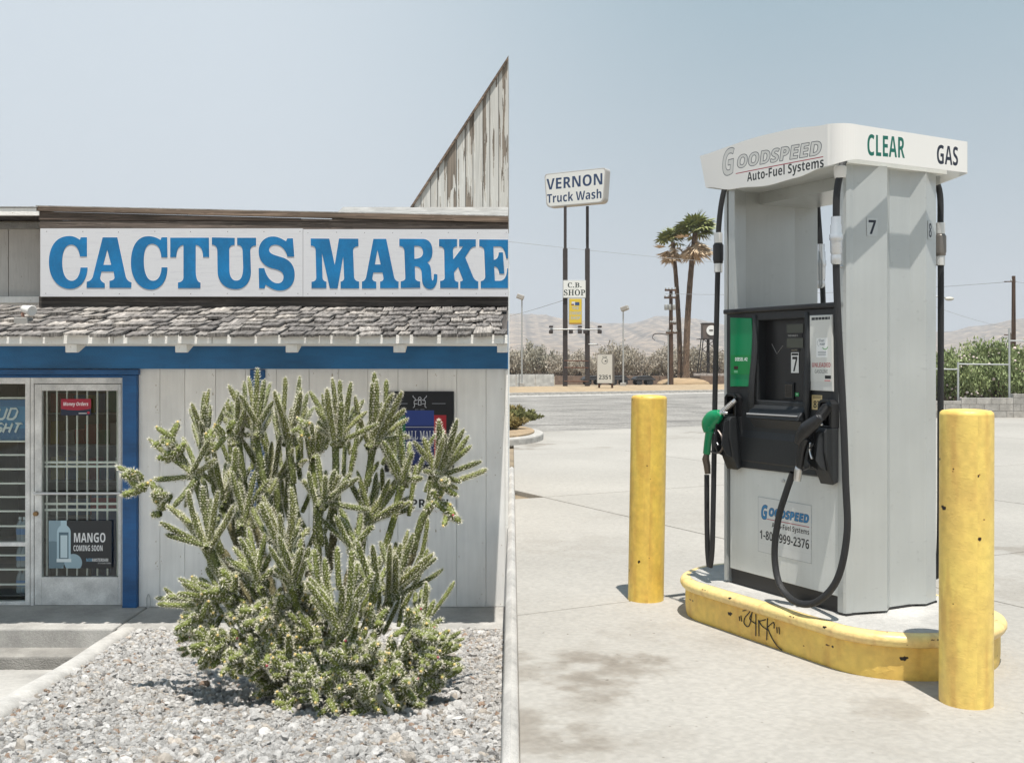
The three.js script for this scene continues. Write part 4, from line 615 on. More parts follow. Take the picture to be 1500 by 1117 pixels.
// ---------------------------------------------------------------- the fuel dispenser
const pump = group('fuel_dispenser', scene, PO.x, 0.2295, PO.z, PR);
tag(pump, 'tall grey and white fuel dispenser with curved lettered canopy, black face and hoses', 'fuel pump');
const F = (px, py, Z = 0.33) => { const kx = (px - CX) / FOC, ky = (HY - py) / FOC, d = (Z + PO.x * ZA.x + PO.z * ZA.z) / (kx * ZA.x - ZA.z); return V((kx * d - PO.x) * XA.x + (-d - PO.z) * XA.z, EYE + ky * d - 0.2295, Z); };
{
  const tDust = tex(512, 512, (u, v) => { const n = fbm(u * 5, v * 5, 111, 5, 5, 5), s = fbm(u * 60, v * 3, 113, 3, 60, 3), sc = fbm(u * 30, v * 90, 115, 3, 30, 90); let k = 0.95 + (n - 0.5) * 0.07 + (s - 0.5) * 0.025; if (sc > 0.8) k *= 0.96; return [k, k, k * 0.985]; });
  const mSteel = mat(lin(0.56, 0.58, 0.585), 0.3, { map: rep(tDust, 0.8), metalness: 0.35 });
  const mSteelW = mat(lin(0.74, 0.75, 0.74), 0.4, { map: rep(tDust, 1.1) });
  const mBlack = mat(lin(0.022, 0.024, 0.027), 0.5, { map: rep(tDust, 2), bumpMap: rep(tGrain, 2), bumpScale: 0.0008 });
  const mBlackS = mat(lin(0.013, 0.013, 0.014), 0.35), mRubber = mat(lin(0.018, 0.018, 0.019), 0.55, { bumpMap: rep(tGrain, 2), bumpScale: 0.0015 });
  const mGreen = mat(lin(0.0, 0.23, 0.085), 0.32), mChrome = mat(lin(0.6, 0.6, 0.6), 0.28, { metalness: 0.9 }), mPanelW = mat(lin(0.62, 0.62, 0.59), 0.35);
  const mValW = mat(lin(0.8, 0.79, 0.77), 0.38, { map: rep(tDust, 0.7), side: THREE.DoubleSide });
  const H = 2.262;
  // folded steel columns at both ends
  function column(s, t) { // s = +1 near (right) end, -1 far end; plan points [z, outward]
    const o = [[0.33, -t], [0.33, -0.012], [0.322, 0], [0.30, 0.004], [0.276, 0.002], [0.09, 0.048], [0.02, 0.0], [-0.125, 0.0], [-0.205, 0.036], [-0.318, 0.002], [-0.33, -0.01], [-0.33, -t]];
    const sh = poly(o.map(([z, e]) => [s * (0.475 + (s > 0 ? e : e * 0.7)), z])); const g = extrude(sh, H - 0.012); g.rotateX(-Math.PI / 2); g.scale(1, 1, -1); const ix = g.index; if (!ix) { const p = g.attributes.position.array, n = g.attributes.normal.array; for (let i = 0; i < p.length; i += 9) for (let k = 0; k < 3; k++) { let q = p[i + 3 + k]; p[i + 3 + k] = p[i + 6 + k]; p[i + 6 + k] = q; } } g.deleteAttribute('normal'); g.computeVertexNormals(); g.translate(0, 0.012, 0); return uvm(g);
  }
  const colR = mesh('end_column', column(1, 0.05), mSteel, pump), colL = mesh('end_column', column(-1, 0.045), mSteel, pump);
  mesh('gasket', box(0.425, 0.478, 0.0, 0.011, -0.325, 0.325), mBlackS, colR);
  for (const y of [1.75, 1.42]) { const g = new THREE.SphereGeometry(0.008, 8, 6); g.translate(0.452, y, 0.331); mesh('rivet', g, mChrome, colR); }
  // inner folds of the far column, seen through the opening under the canopy
  for (const [z0, z1, e0, e1] of [[0.325, 0.2, 0.05, 0.0], [0.2, -0.17, 0.0, 0.004], [-0.17, -0.325, 0.004, 0.03]]) { const s = poly([[-0.43 + e0, z0], [-0.43 + e1, z1], [-0.433, z1], [-0.433, z0]]); const g = extrude(s, H - 1.57); g.rotateX(Math.PI / 2); g.translate(0, H - 0.002, 0); mesh('inner_fold', uvm(g), mSteel, colL); }
  // cabinet between the columns
  const cab = mesh('cabinet', box(-0.428, 0.424, 0.09, 1.5, -0.3, 0.255), mSteelW, pump);
  mesh('plinth', box(-0.428, 0.424, 0.0, 0.09, -0.29, 0.305), mBlackS, pump);
  const lp = mesh('lower_door', box(-0.426, 0.422, 0.086, 0.68, 0.256, 0.322, { r: 0.006 }), mSteelW, pump);
  { const g = new THREE.CylinderGeometry(0.009, 0.011, 0.02, 12); g.rotateX(Math.PI / 2); const q = F(1147, 704); g.translate(q.x, q.y, 0.325); mesh('lock', g, mChrome, lp); }
  mesh('back_door', box(-0.426, 0.422, 0.09, 1.54, -0.325, -0.3, { r: 0.006 }), mSteelW, pump);
  // black head: bezel plate with a deep display recess and a shelf
  const head = group('head', pump); head.position.z = -0.028;
  { const s = poly([[-0.436, 0.672], [0.43, 0.684], [0.43, 1.545], [-0.436, 1.555]]), r = new THREE.Path(); [[-0.165, 1.5], [0.2, 1.5], [0.205, 1.06], [-0.172, 1.06]].forEach(([x, y], i) => (i ? r.lineTo(x, y) : r.moveTo(x, y))); r.closePath(); s.holes.push(r); const g = extrude(s, 0.06, { bevel: 0.006 }); g.translate(0, 0, 0.3); mesh('bezel', uvm(g), mBlack, head); }
  mesh('top_ledge', box(-0.447, 0.446, 1.545, 1.572, 0.24, 0.385, { r: 0.008 }), mBlackS, head);
  mesh('head_roof', box(-0.428, 0.424, 1.5, 1.556, -0.31, 0.28), mBlackS, head);
  mesh('recess_plate', box(-0.2, 0.23, 1.03, 1.52, 0.3, 0.306), mBlackS, head);
  for (const [a, b] of [[[-0.19, 1.53], [-0.2, 1.03]], [[0.215, 1.53], [0.23, 1.03]]]) { // curved side ribs of the recess
    mesh('recess_rib', sweep([V(a[0], a[1], 0.362), V(lerp(a[0], b[0], 0.4) + 0.012, 1.33, 0.372), V(b[0] + 0.004, 1.1, 0.385), V(b[0], 0.95, 0.372)], [[0.016, 0.018], [0.018, 0.02], [0.02, 0.02], [0.008, 0.012]], 8, true, 20), mBlack, head);
  }
  { const s = poly([[0.3, 1.045], [0.36, 1.04], [0.42, 0.985], [0.425, 0.965], [0.405, 0.958], [0.36, 0.9], [0.3, 0.88]]); const g = extrude(s, 0.4, { bevel: 0.006 }); g.rotateY(-Math.PI / 2); g.translate(0.208, 0, 0); mesh('shelf', uvm(g), mBlack, head); mesh('shelf_edge', rod(V(-0.19, 0.985, 0.424), V(0.205, 0.987, 0.424), 0.0045), mat(lin(0.3, 0.3, 0.3), 0.3), head); }
  mesh('lower_bulge', (() => { const s = poly([[0.35, 0.69], [0.372, 0.72], [0.378, 0.85], [0.362, 0.9], [0.35, 0.92]]); const g = extrude(s, 0.62, { bevel: 0.004 }); g.rotateY(-Math.PI / 2); g.translate(0.3, 0, 0); return uvm(g); })(), mBlack, head);
  const panel = (name, pts, z, m, par = head, t = 0.008) => { const g = extrude(poly(pts), t - 0.003, { bevel: 0.003 }); g.translate(0, 0, z); return mesh(name, uvm(g), m, par); };
  const gp = panel('product_panel', [[-0.395, 1.13], [-0.197, 1.134], [-0.197, 1.4], [-0.214, 1.515], [-0.395, 1.524]], 0.366, mGreen); gp.userData.label = 'green diesel panel';
  const wp = panel('product_panel', [[0.243, 1.124], [0.408, 1.122], [0.402, 1.51], [0.243, 1.512]], 0.366, mPanelW); wp.userData.label = 'white gasoline panel';
  // printed plates and decals
  const decal = (name, x0, x1, y0, y1, z, w, h, draw, par, o = {}) => { const g = new THREE.BoxGeometry(x1 - x0, y1 - y0, 0.0016); g.translate((x0 + x1) / 2, (y0 + y1) / 2, z); return mesh(name, g, mat(lin(0.92, 0.92, 0.92), 0.4, { map: canvasTex(w, h, draw), ...o }), par); };
  decal('panel_print', -0.385, -0.207, 1.2, 1.31, 0.3755, 256, 158, (g) => { g.fillStyle = '#0a8443'; g.fillRect(0, 0, 256, 158); g.fillStyle = '#fff'; font(g, 'bold 40px sans-serif', 'DIESEL #2', 52, 48, 0.82); g.fillStyle = '#3a1620'; g.fillRect(38, 90, 52, 26); g.fillStyle = '#9fd4b4'; g.fillRect(40, 128, 46, 5); g.fillRect(40, 138, 46, 5); }, gp);
  decal('panel_print', 0.248, 0.402, 1.17, 1.505, 0.3755, 256, 540, (g) => { g.fillStyle = '#dcdcd6'; g.fillRect(0, 0, 256, 540); g.fillStyle = '#22282a'; g.fillRect(20, 8, 216, 22); g.fillStyle = '#dcdcd6'; for (let i = 0; i < 5; i++) g.fillRect(60 + i * 38, 8, 5, 22); g.fillStyle = '#f3f4f2'; g.fillRect(78, 180, 130, 160); g.strokeStyle = '#4aa04c'; g.lineWidth = 7; g.beginPath(); g.arc(180, 240, 34, 0.4, 2.6); g.stroke(); g.strokeStyle = '#888'; g.lineWidth = 3; g.beginPath(); g.arc(120, 220, 30, 2, 5); g.stroke(); g.fillStyle = '#59636a'; g.textAlign = 'center'; font(g, 'bold 24px sans-serif', 'START', 140, 212, 0.9); font(g, 'bold 24px sans-serif', 'PUMP', 148, 240, 0.9); for (let i = 0; i < 3; i++) g.fillRect(95, 292 + i * 12, 95, 4); g.fillStyle = '#a5282e'; font(g, 'bold 50px sans-serif', 'UNLEADED', 134, 420, 0.86); g.fillStyle = '#22282a'; font(g, '42px sans-serif', 'GASOLINE', 134, 470, 0.8); g.fillStyle = '#15181a'; g.fillRect(178, 488, 70, 28); g.fillStyle = '#b8414a'; g.fillRect(172, 526, 70, 8); }, wp);
  const rz = 0.3085;
  decal('display_screen', 0.0, 0.128, 1.425, 1.476, rz, 256, 100, (g) => { g.fillStyle = '#35372f'; g.fillRect(0, 0, 256, 100); g.fillStyle = '#474a3e'; g.fillRect(8, 8, 240, 84); }, head, { roughness: 0.15 });
  decal('display_screen', 0.0, 0.128, 1.345, 1.4, rz, 256, 110, (g) => { g.fillStyle = '#3b3d35'; g.fillRect(0, 0, 256, 110); g.fillStyle = '#4d5044'; g.fillRect(8, 8, 240, 94); }, head, { roughness: 0.15 });
  decal('display_caption', 0.005, 0.12, 1.403, 1.421, rz, 256, 42, (g) => { g.fillStyle = '#0d0d0e'; g.fillRect(0, 0, 256, 42); g.fillStyle = '#b9b9b5'; font(g, 'bold 32px sans-serif', 'THIS SALE $', 10, 32, 0.95); }, head);
  decal('display_caption', 0.03, 0.1, 1.327, 1.342, rz, 200, 42, (g) => { g.fillStyle = '#0d0d0e'; g.fillRect(0, 0, 200, 42); g.fillStyle = '#a59a80'; font(g, 'bold 30px sans-serif', 'GALLONS', 20, 32, 0.95); }, head);
  decal('pump_number', 0.035, 0.093, 1.212, 1.322, rz, 116, 220, (g) => { g.fillStyle = '#ebebe7'; g.fillRect(0, 0, 116, 220); g.fillStyle = '#141414'; g.fillRect(8, 8, 100, 24); g.textAlign = 'center'; font(g, 'bold 220px sans-serif', '7', 58, 204, 0.72); }, head);
  mesh('keypad', box(-0.012, 0.06, 1.07, 1.16, 0.306, 0.316, { r: 0.003 }), mBlack, head); decal('keypad_window', -0.004, 0.052, 1.08, 1.15, 0.3172, 64, 80, (g) => { g.fillStyle = '#101113'; g.fillRect(0, 0, 64, 80); g.strokeStyle = '#55504a'; g.lineWidth = 3; g.strokeRect(2, 2, 60, 76); }, head, { roughness: 0.15 });
  decal('green_tag', 0.066, 0.094, 1.087, 1.107, rz, 64, 48, (g) => { g.fillStyle = '#1d9a4e'; g.fillRect(0, 0, 64, 48); g.fillStyle = '#d7f2df'; g.fillRect(16, 14, 32, 8); g.fillRect(24, 28, 16, 6); }, head);
  { const g = new THREE.CylinderGeometry(0.024, 0.024, 0.002, 24); g.rotateX(Math.PI / 2); g.scale(0.95, 1.2, 1); g.translate(0.165, 1.392, rz); mesh('round_sticker', g, mat(lin(0.62, 0.64, 0.36), 0.5), head); }
  for (const pts of [[[-0.12, 1.37], [-0.08, 1.315], [-0.03, 1.36]], [[0.16, 1.32], [0.175, 1.24], [0.168, 1.18]], [[0.17, 1.16], [0.2, 1.1]]]) { const v = pts.map(([x, y]) => V(x, y, 0.3065)); mesh('scratch', sweep(v, v.map(() => [0.0012, 0.0016]), 5), mat(lin(0.35, 0.34, 0.32), 0.7), head); }
  decal('octane_sticker', 0.253, 0.326, 1.025, 1.1, 0.3665, 128, 134, (g) => { g.fillStyle = '#dcc48e'; g.fillRect(0, 0, 128, 134); g.fillStyle = '#3a3320'; for (let i = 0; i < 3; i++) g.fillRect(12, 8 + i * 9, 104, 4); g.fillStyle = '#15130f'; g.textAlign = 'center'; font(g, 'bold 92px sans-serif', '87', 64, 118, 0.95); }, head);
  const fitText = (c, t, x0, y0, x1, y1, cap, o) => { c.save(); c.font = `bold ${cap / 0.714}px sans-serif`; c.textAlign = 'left'; const w = c.measureText(t).width, k = (x1 - x0) / w; c.transform(1, (y1 - y0) / (x1 - x0), 0, 1, x0, y0); c.transform(k, 0, o.skew, 1, 0, 0); c.lineJoin = 'round'; if (o.stroke) { c.lineWidth = o.lw; c.strokeStyle = o.stroke; c.strokeText(t, 0, 0); } c.fillStyle = o.fill; c.fillText(t, 0, 0); c.restore(); };
  decal('service_sticker', -0.182, 0.233, 0.22, 0.525, 0.3232, 830, 610, (g) => {
    g.fillStyle = '#d9dad7'; g.fillRect(0, 0, 830, 610); g.strokeStyle = '#9aa0a0'; g.lineWidth = 4; g.strokeRect(3, 3, 824, 604); fitText(g, 'G', 40, 236, 150, 236, 150, { fill: '#3a86b8', stroke: '#153a66', lw: 12, skew: -0.12 }); fitText(g, 'OODSPEED', 168, 190, 790, 190, 84, { fill: '#3a86b8', stroke: '#153a66', lw: 12, skew: -0.18 }); g.strokeStyle = '#a33142'; g.lineWidth = 8; g.beginPath(); g.moveTo(150, 232); g.lineTo(800, 232); g.stroke(); g.fillStyle = '#262626'; fitText(g, 'Auto-Fuel Systems', 225, 312, 800, 312, 54, { fill: '#262626', skew: 0 }); g.fillStyle = '#141414'; fitText(g, '1-800-999-2376', 25, 462, 800, 462, 96, { fill: '#141414', skew: 0 }); g.strokeStyle = '#c2c6c6'; g.lineWidth = 2; for (const y of [380, 510]) { g.beginPath(); g.moveTo(0, y); g.lineTo(830, y); g.stroke(); }
  }, lp);
  // canopy: a free standing lettered band round the top, open above; solid top and soffit inside
  const zf = 0.48, zb = -0.39, xr = 0.612, xl = -0.5, rc = 0.1;
  const bandPts = []; // [x, z, top, bottom]
  const pick = (t) => (x) => { for (let i = 0; i < t.length - 1; i++) if (x <= t[i + 1][0]) return lerp(t[i][1], t[i + 1][1], sstep(t[i][0], t[i + 1][0], x)); return t[t.length - 1][1]; }, topF = pick([[-0.5, 2.454], [0.0, 2.468], [0.25, 2.462], [0.5, 2.437]]), botF = pick([[-0.5, 2.264], [-0.17, 2.219], [0.1, 2.197], [0.3, 2.206], [0.5, 2.232]]);
  for (let i = 0; i <= 36; i++) { const x = lerp(xl, xr - rc, i / 36); bandPts.push([x, zf + 0.012 * Math.cos((x - 0.05) * 2.8), topF(x), botF(x)]); }
  for (let i = 1; i <= 12; i++) { const a = Math.PI / 2 * (1 - i / 12); bandPts.push([xr - rc + Math.cos(a) * rc, zf - rc + Math.sin(a) * rc, lerp(topF(xr - rc), 2.424, i / 12), lerp(2.232, 2.255, sstep(0, 12, i))]); }
  for (let i = 1; i <= 16; i++) { const z = lerp(zf - rc, zb, i / 16); bandPts.push([xr, z, 2.424 - 0.008 * i / 16, 2.255]); }
  const frontN = 37, band = (pts, thick = 0.004, lean = false) => { // sheet with thickness, uv along/up in metres from start
    const pos = [], uv = [], idx = []; let l = 0; const nrm = pts.map((p, i) => { const a = pts[Math.max(0, i - 1)], b = pts[Math.min(pts.length - 1, i + 1)]; const dx = b[0] - a[0], dz = b[1] - a[1], q = Math.hypot(dx, dz); return [dz / q, -dx / q]; });
    pts.forEach((p, i) => { if (i) l += Math.hypot(p[0] - pts[i - 1][0], p[1] - pts[i - 1][1]); const n = nrm[i]; for (const s of [0, 1]) { const x = p[0] + n[0] * thick * s, z = p[1] + n[1] * thick * s; const sl = lean && i < 8 ? 0.055 * (1 - i / 8) : 0; pos.push(x + sl, p[3], z, x, p[2], z); uv.push(l, p[3], l, p[2]); } });
    for (let i = 0; i < pts.length - 1; i++) { const a = i * 4, b = a + 4; idx.push(a, b, a + 1, b, b + 1, a + 1); idx.push(a + 2, a + 3, b + 2, b + 2, a + 3, b + 3); idx.push(a + 1, b + 1, a + 3, b + 1, b + 3, a + 3); idx.push(a, a + 2, b, b, a + 2, b + 2); }
    let e = 0; idx.push(e, e + 1, e + 2, e + 1, e + 3, e + 2); e = (pts.length - 1) * 4; idx.push(e, e + 2, e + 1, e + 1, e + 2, e + 3);
    const g = new THREE.BufferGeometry(); g.setAttribute('position', new THREE.Float32BufferAttribute(pos, 3)); g.setAttribute('uv', new THREE.Float32BufferAttribute(uv, 2)); g.setIndex(idx); const ng = g.toNonIndexed(); ng.computeVertexNormals(); return { g: ng, len: l };
  };
  const lettered = (pts, w, h, y0, y1, draw) => { // one band with its print across the whole of its length
    const { g, len } = band(pts, 0.004, draw.length > 4); const uv = g.attributes.uv; for (let i = 0; i < uv.count; i++) uv.setXY(i, uv.getX(i) / len, (uv.getY(i) - y0) / (y1 - y0)); return [g, mat(lin(0.8, 0.79, 0.77), 0.38, { map: canvasTex(w, h, (c) => draw(c, len, w / len, h / (y1 - y0))), side: THREE.DoubleSide })];
  };
  const can = group('canopy', pump);
  // left end leans in towards its foot
  const fp = bandPts.slice(0, frontN + 6); { const [g, m] = lettered(fp, 2048, 512, 2.19, 2.48, (c, len, sx, sy, lean) => {
    c.fillStyle = '#fbfaf8'; c.fillRect(0, 0, 2048, 512); const X = (x) => (x - xl) * sx, Y = (y) => (2.48 - y) * sy, T = (t, x0, y0, x1, y1, cap, o) => fitText(c, t, X(x0), Y(y0), X(x1), Y(y1), cap * sy, o);
    T('G', -0.3, 2.306, -0.185, 2.306, 0.14, { fill: '#e4e4e2', stroke: '#5d6468', lw: 15, skew: -0.1 }); T('OODSPEED', -0.168, 2.33, 0.47, 2.296, 0.066, { fill: '#e4e4e2', stroke: '#5d6468', lw: 13, skew: -0.2 });
    c.strokeStyle = '#a8283f'; c.lineWidth = 8; c.beginPath(); c.moveTo(X(-0.171), Y(2.3)); c.lineTo(X(0.484), Y(2.281)); c.stroke(); T('Auto-Fuel Systems', -0.075, 2.242, 0.49, 2.23, 0.048, { fill: '#1d2022', skew: 0 });
  }); mesh('canopy_band', g, m, can); }
  const sp = bandPts.slice(frontN + 5); { const [g, m] = lettered(sp, 2048, 470, 2.235, 2.45, (c, len, sx, sy) => {
    c.fillStyle = '#fbfaf8'; c.fillRect(0, 0, 2048, 470); const T = (t, l0, y0, l1, y1, cap, fill) => fitText(c, t, l0 * sx, (2.45 - y0) * sy, l1 * sx, (2.45 - y1) * sy, cap * sy, { fill, skew: 0 });
    T('CLEAR', 0.1335, 2.281, 0.3955, 2.29, 0.103, '#0f6f60'); T('GAS', 0.62, 2.283, 0.785, 2.285, 0.096, '#232a3c');
  }); mesh('canopy_band', g, m, can); }
  const backPts = []; for (let i = 0; i <= 20; i++) { const x = lerp(xr, xl, i / 20); backPts.push([x, zb - 0.004, 2.416 + 0.03 * Math.sin(i / 20 * Math.PI), 2.25 - 0.06 * Math.sin(i / 20 * Math.PI)]); } mesh('canopy_band', band(backPts).g, mValW, can);
  mesh('canopy_band', band([[xl + 0.06, zb - 0.004, 2.41, 2.25], [xl + 0.058, 0, 2.44, 2.25], [xl + 0.06, zf - 0.004, 2.44, 2.262]]).g, mValW, can);
  mesh('top_plate', box(-0.47, 0.512, H - 0.002, H + 0.02, -0.36, 0.35), mSteelW, can);
  mesh('soffit_box', box(-0.43, 0.42, H - 0.07, H - 0.003, -0.28, 0.1), mSteel, can);
  for (const [x, z] of [[0.45, -0.34], [0.45, 0.34], [-0.42, 0.34], [-0.42, -0.34]]) mesh('canopy_bracket', box(x - 0.012, x + 0.012, H + 0.02, H + 0.09, Math.min(z, z > 0 ? zf - 0.006 : zb + 0.006), Math.max(z, z > 0 ? zf - 0.006 : zb + 0.006)), mChrome, can);
  // numbers on the near column
  const sideDecal = (name, z0, z1, y0, y1, xo, draw) => { const g = new THREE.BoxGeometry(z0 - z1, y1 - y0, 0.0014); g.rotateY(Math.PI / 2); g.translate(xo, (y0 + y1) / 2, (z0 + z1) / 2); return mesh(name, g, mat(lin(0.92, 0.92, 0.92), 0.4, { map: canvasTex(96, 160, draw) }), colR); };
  const num = (t) => (g) => { g.fillStyle = '#c4c8c8'; g.fillRect(0, 0, 96, 160); g.fillStyle = '#1c2130'; g.textAlign = 'center'; font(g, 'bold 170px sans-serif', t, 48, 142, 0.78); };
  const n7 = sideDecal('column_number', 0.205, 0.143, 1.905, 1.998, 0, num('7')); n7.position.set(0.475 + 0.0294, 0, 0); n7.geometry.translate(-0, 0, -0.174); n7.rotation.y = -Math.atan2(0.046, 0.186); n7.position.z = 0.174;
  const n8 = sideDecal('column_number', -0.222, -0.272, 1.912, 2.008, 0, num('8')); n8.geometry.translate(0, 0, 0.247); n8.position.set(0.475 + 0.0258, 0, -0.247); n8.rotation.y = Math.atan2(0.034, 0.113);
  // hoses with their couplings and nozzles
  const P = (x, y, z) => V(x, y, z);
  function hose(pts, r, n = 90) { const c = new THREE.CatmullRomCurve3(pts, false, 'centripetal'); const g = new THREE.TubeGeometry(c, n, r, 12); return mesh('fuel_hose', g, mRubber, pump); }
  function coupling(par, x, y0, y1, z, style) {
    const L = y1 - y0, pr = style === 'clear' ? [[0.019, 0], [0.026, 0.01], [0.026, 0.045], [0.023, 0.05], [0.028, 0.06], [0.029, L * 0.5], [0.033, L * 0.52], [0.033, L * 0.62], [0.028, L * 0.65], [0.028, L * 0.82], [0.024, L * 0.84], [0.024, L]] : [[0.018, 0], [0.022, 0.008], [0.022, L * 0.22], [0.027, L * 0.24], [0.027, L * 0.28], [0.03, L * 0.31], [0.03, L * 0.68], [0.026, L * 0.71], [0.022, L * 0.74], [0.022, L]];
    const g = lathe(pr, 20); g.translate(x, y0, z); mesh('breakaway_coupling', g, style === 'black' ? mBlackS : style === 'bronze' ? mat(lin(0.22, 0.2, 0.18), 0.4, { metalness: 0.6 }) : mat(lin(0.6, 0.62, 0.64), 0.25, { metalness: 0.6 }), par);
    if (style !== 'clear') for (const [a, b] of [[0, 0.22], [0.74, 1]]) { const q = lathe([[0.0225, a * L], [0.0235, a * L + 0.004], [0.0235, b * L - 0.004], [0.0225, b * L]], 18); q.translate(x, y0, z); mesh('ferrule', q, mat(lin(0.7, 0.69, 0.66), 0.35, { metalness: 0.4 }), par); }
  }
  const hr = hose([P(0.505, 2.27, 0.37), P(0.522, 2.2, 0.41), P(0.52, 2.1, 0.43), P(0.516, 1.95, 0.43), P(0.515, 1.77, 0.43), P(0.53, 1.45, 0.43), P(0.56, 1.05, 0.43), P(0.583, 0.705, 0.435), P(0.6, 0.42, 0.445), P(0.555, 0.2, 0.47), P(0.45, 0.085, 0.49), P(0.36, 0.055, 0.5), P(0.25, 0.065, 0.49), P(0.165, 0.12, 0.48), P(0.112, 0.25, 0.465), P(0.135, 0.45, 0.46), P(0.19, 0.6, 0.455), P(0.233, 0.7, 0.45)], 0.0175, 140);
  coupling(hr, 0.5155, 1.75, 1.985, 0.43, 'clear'); { const g = lathe([[0.025, 0], [0.03, 0.02], [0.03, 0.055], [0.024, 0.06]], 16); g.translate(0.522, 2.175, 0.41); mesh('ferrule', g, mat(lin(0.72, 0.7, 0.66), 0.4), hr); }
  const hl = hose([P(-0.365, 2.28, 0.4), P(-0.372, 2.2, 0.42), P(-0.39, 2.05, 0.43), P(-0.398, 1.85, 0.43), P(-0.423, 1.15, 0.43), P(-0.441, 0.45, 0.43), P(-0.455, 0.16, 0.43), P(-0.474, 0.085, 0.43), P(-0.49, 0.16, 0.43), P(-0.497, 0.3, 0.43), P(-0.5, 0.62, 0.43)], 0.015, 120);
  coupling(hl, -0.396, 1.78, 2.005, 0.43, 'black');
  const ml = hose([P(-0.45, 2.28, -0.37), P(-0.475, 2.2, -0.4), P(-0.466, 2.0, -0.41), P(-0.45, 1.6, -0.42), P(-0.44, 0.9, -0.42), P(-0.42, 0.3, -0.43), P(-0.38, 0.12, -0.45), P(-0.33, 0.3, -0.44), P(-0.3, 0.7, -0.42), P(-0.29, 0.95, -0.4)], 0.0165, 100); coupling(ml, -0.463, 1.72, 1.99, -0.412, 'clear');
  const mr = hose([P(0.4, 2.28, -0.38), P(0.402, 2.2, -0.43), P(0.411, 1.97, -0.43), P(0.411, 1.0, -0.43), P(0.4, 0.2, -0.43), P(0.38, 0.09, -0.43), P(0.35, 0.2, -0.44), P(0.32, 0.7, -0.43), P(0.3, 0.95, -0.4)], 0.0165, 100); coupling(mr, 0.411, 1.79, 2.02, -0.43, 'bronze');
  // holsters (nozzle boots)
  const boot = (x0, x1, yt, ym, yb) => { const b = group('nozzle_boot', pump); b.position.z = -0.028;
    mesh('boot_hood', (() => { const w = x1 - x0, s = poly([[x0, ym], [x1, ym], [x1, yt - 0.02], [x1 - 0.02, yt], [x0 + 0.02, yt], [x0, yt - 0.02]]), h = new THREE.Path(); [[x0 + 0.016, ym + 0.01], [x1 - 0.016, ym + 0.01], [x1 - 0.016, yt - 0.026], [x1 - 0.028, yt - 0.014], [x0 + 0.028, yt - 0.014], [x0 + 0.016, yt - 0.026]].forEach(([x, y], i) => (i ? h.lineTo(x, y) : h.moveTo(x, y))); h.closePath(); s.holes.push(h); const g = extrude(s, 0.055, { bevel: 0.004 }); g.translate(0, 0, 0.355); return uvm(g); })(), mBlackS, b);
    mesh('boot_back', box(x0 + 0.004, x1 - 0.004, ym, yt - 0.01, 0.358, 0.366), mBlackS, b);
    mesh('boot_tray', (() => { const s = poly([[0.362, yb], [0.395, yb - 0.012], [0.43, yb + 0.06], [0.455, ym - 0.12], [0.455, ym - 0.02], [0.44, ym], [0.362, ym]]); const g = extrude(s, x1 - x0 - 0.012, { bevel: 0.006 }); g.rotateY(-Math.PI / 2); g.translate(x1 - 0.006, 0, 0); return uvm(g); })(), mBlack, b);
    for (const x of [x0 + 0.012, x1 - 0.018]) mesh('boot_cheek', (() => { const s = poly([[0.43, yb + 0.06], [0.47, yb + 0.08], [0.5, ym - 0.16], [0.48, ym - 0.03], [0.43, ym - 0.01]]); const g = extrude(s, 0.006); g.rotateY(-Math.PI / 2); g.translate(x + 0.006, 0, 0); return uvm(g); })(), mBlack, b);
    mesh('boot_latch', sweep([V(x0 + 0.03, ym + 0.005, 0.46), V(x0 + 0.07, ym + 0.02, 0.47), V(x1 - 0.01, ym + 0.018, 0.46)], [0.007, 0.009, 0.007], 8, true, 10), mChrome, b); return b; };
  boot(-0.4, -0.3, 1.09, 0.965, 0.675); boot(0.34, 0.436, 1.08, 0.94, 0.665);
  // nozzles: spout, covered body, grip, trigger guard, swivel
  function nozzle(par, q, m, ribbed, label) {
    const n = group('nozzle', par); n.userData.label = label;
    mesh('spout', sweep(q.spout, q.spout.map((_, i) => (ribbed ? 0.0135 : 0.019) * (i ? 1.15 : 1)), 12), ribbed ? mChrome : mRubber, n);
    const a = q.spout[0], b = q.spout[1], d = b.clone().sub(a), rings = []; for (let i = 1; i < 9; i++) { const c = a.clone().addScaledVector(d, 0.12 + i * 0.085), u = d.clone().normalize(); rings.push(sweep([c.clone().addScaledVector(u, -0.004), c.clone(), c.clone().addScaledVector(u, 0.004)], ribbed ? [0.0135, 0.0175, 0.0135] : [0.02, 0.0285, 0.02], 12, false)); } mesh('spout_rings', merge(rings), ribbed ? mat(lin(0.3, 0.27, 0.24), 0.4, { metalness: 0.6 }) : mRubber, n);
    mesh('nozzle_body', sweep(q.body, q.bodyR, 14, true, 28), m, n);
    mesh('grip', sweep(q.grip, q.gripR, 12, true, 18), m, n);
    mesh('trigger_guard', sweep(q.guard, q.guard.map(() => [0.005, 0.009]), 8, true, 30), ribbed ? mat(lin(0.12, 0.1, 0.09), 0.4, { metalness: 0.5 }) : mBlackS, n);
    mesh('trigger', sweep(q.trig, q.trig.map(() => [0.004, 0.008]), 8, true, 12), mChrome, n);
    mesh('swivel', sweep(q.swivel, q.swivelR, 12, true), q.swivelM, n); return n;
  }
  const f = (x, y, z) => F(x, y, z);
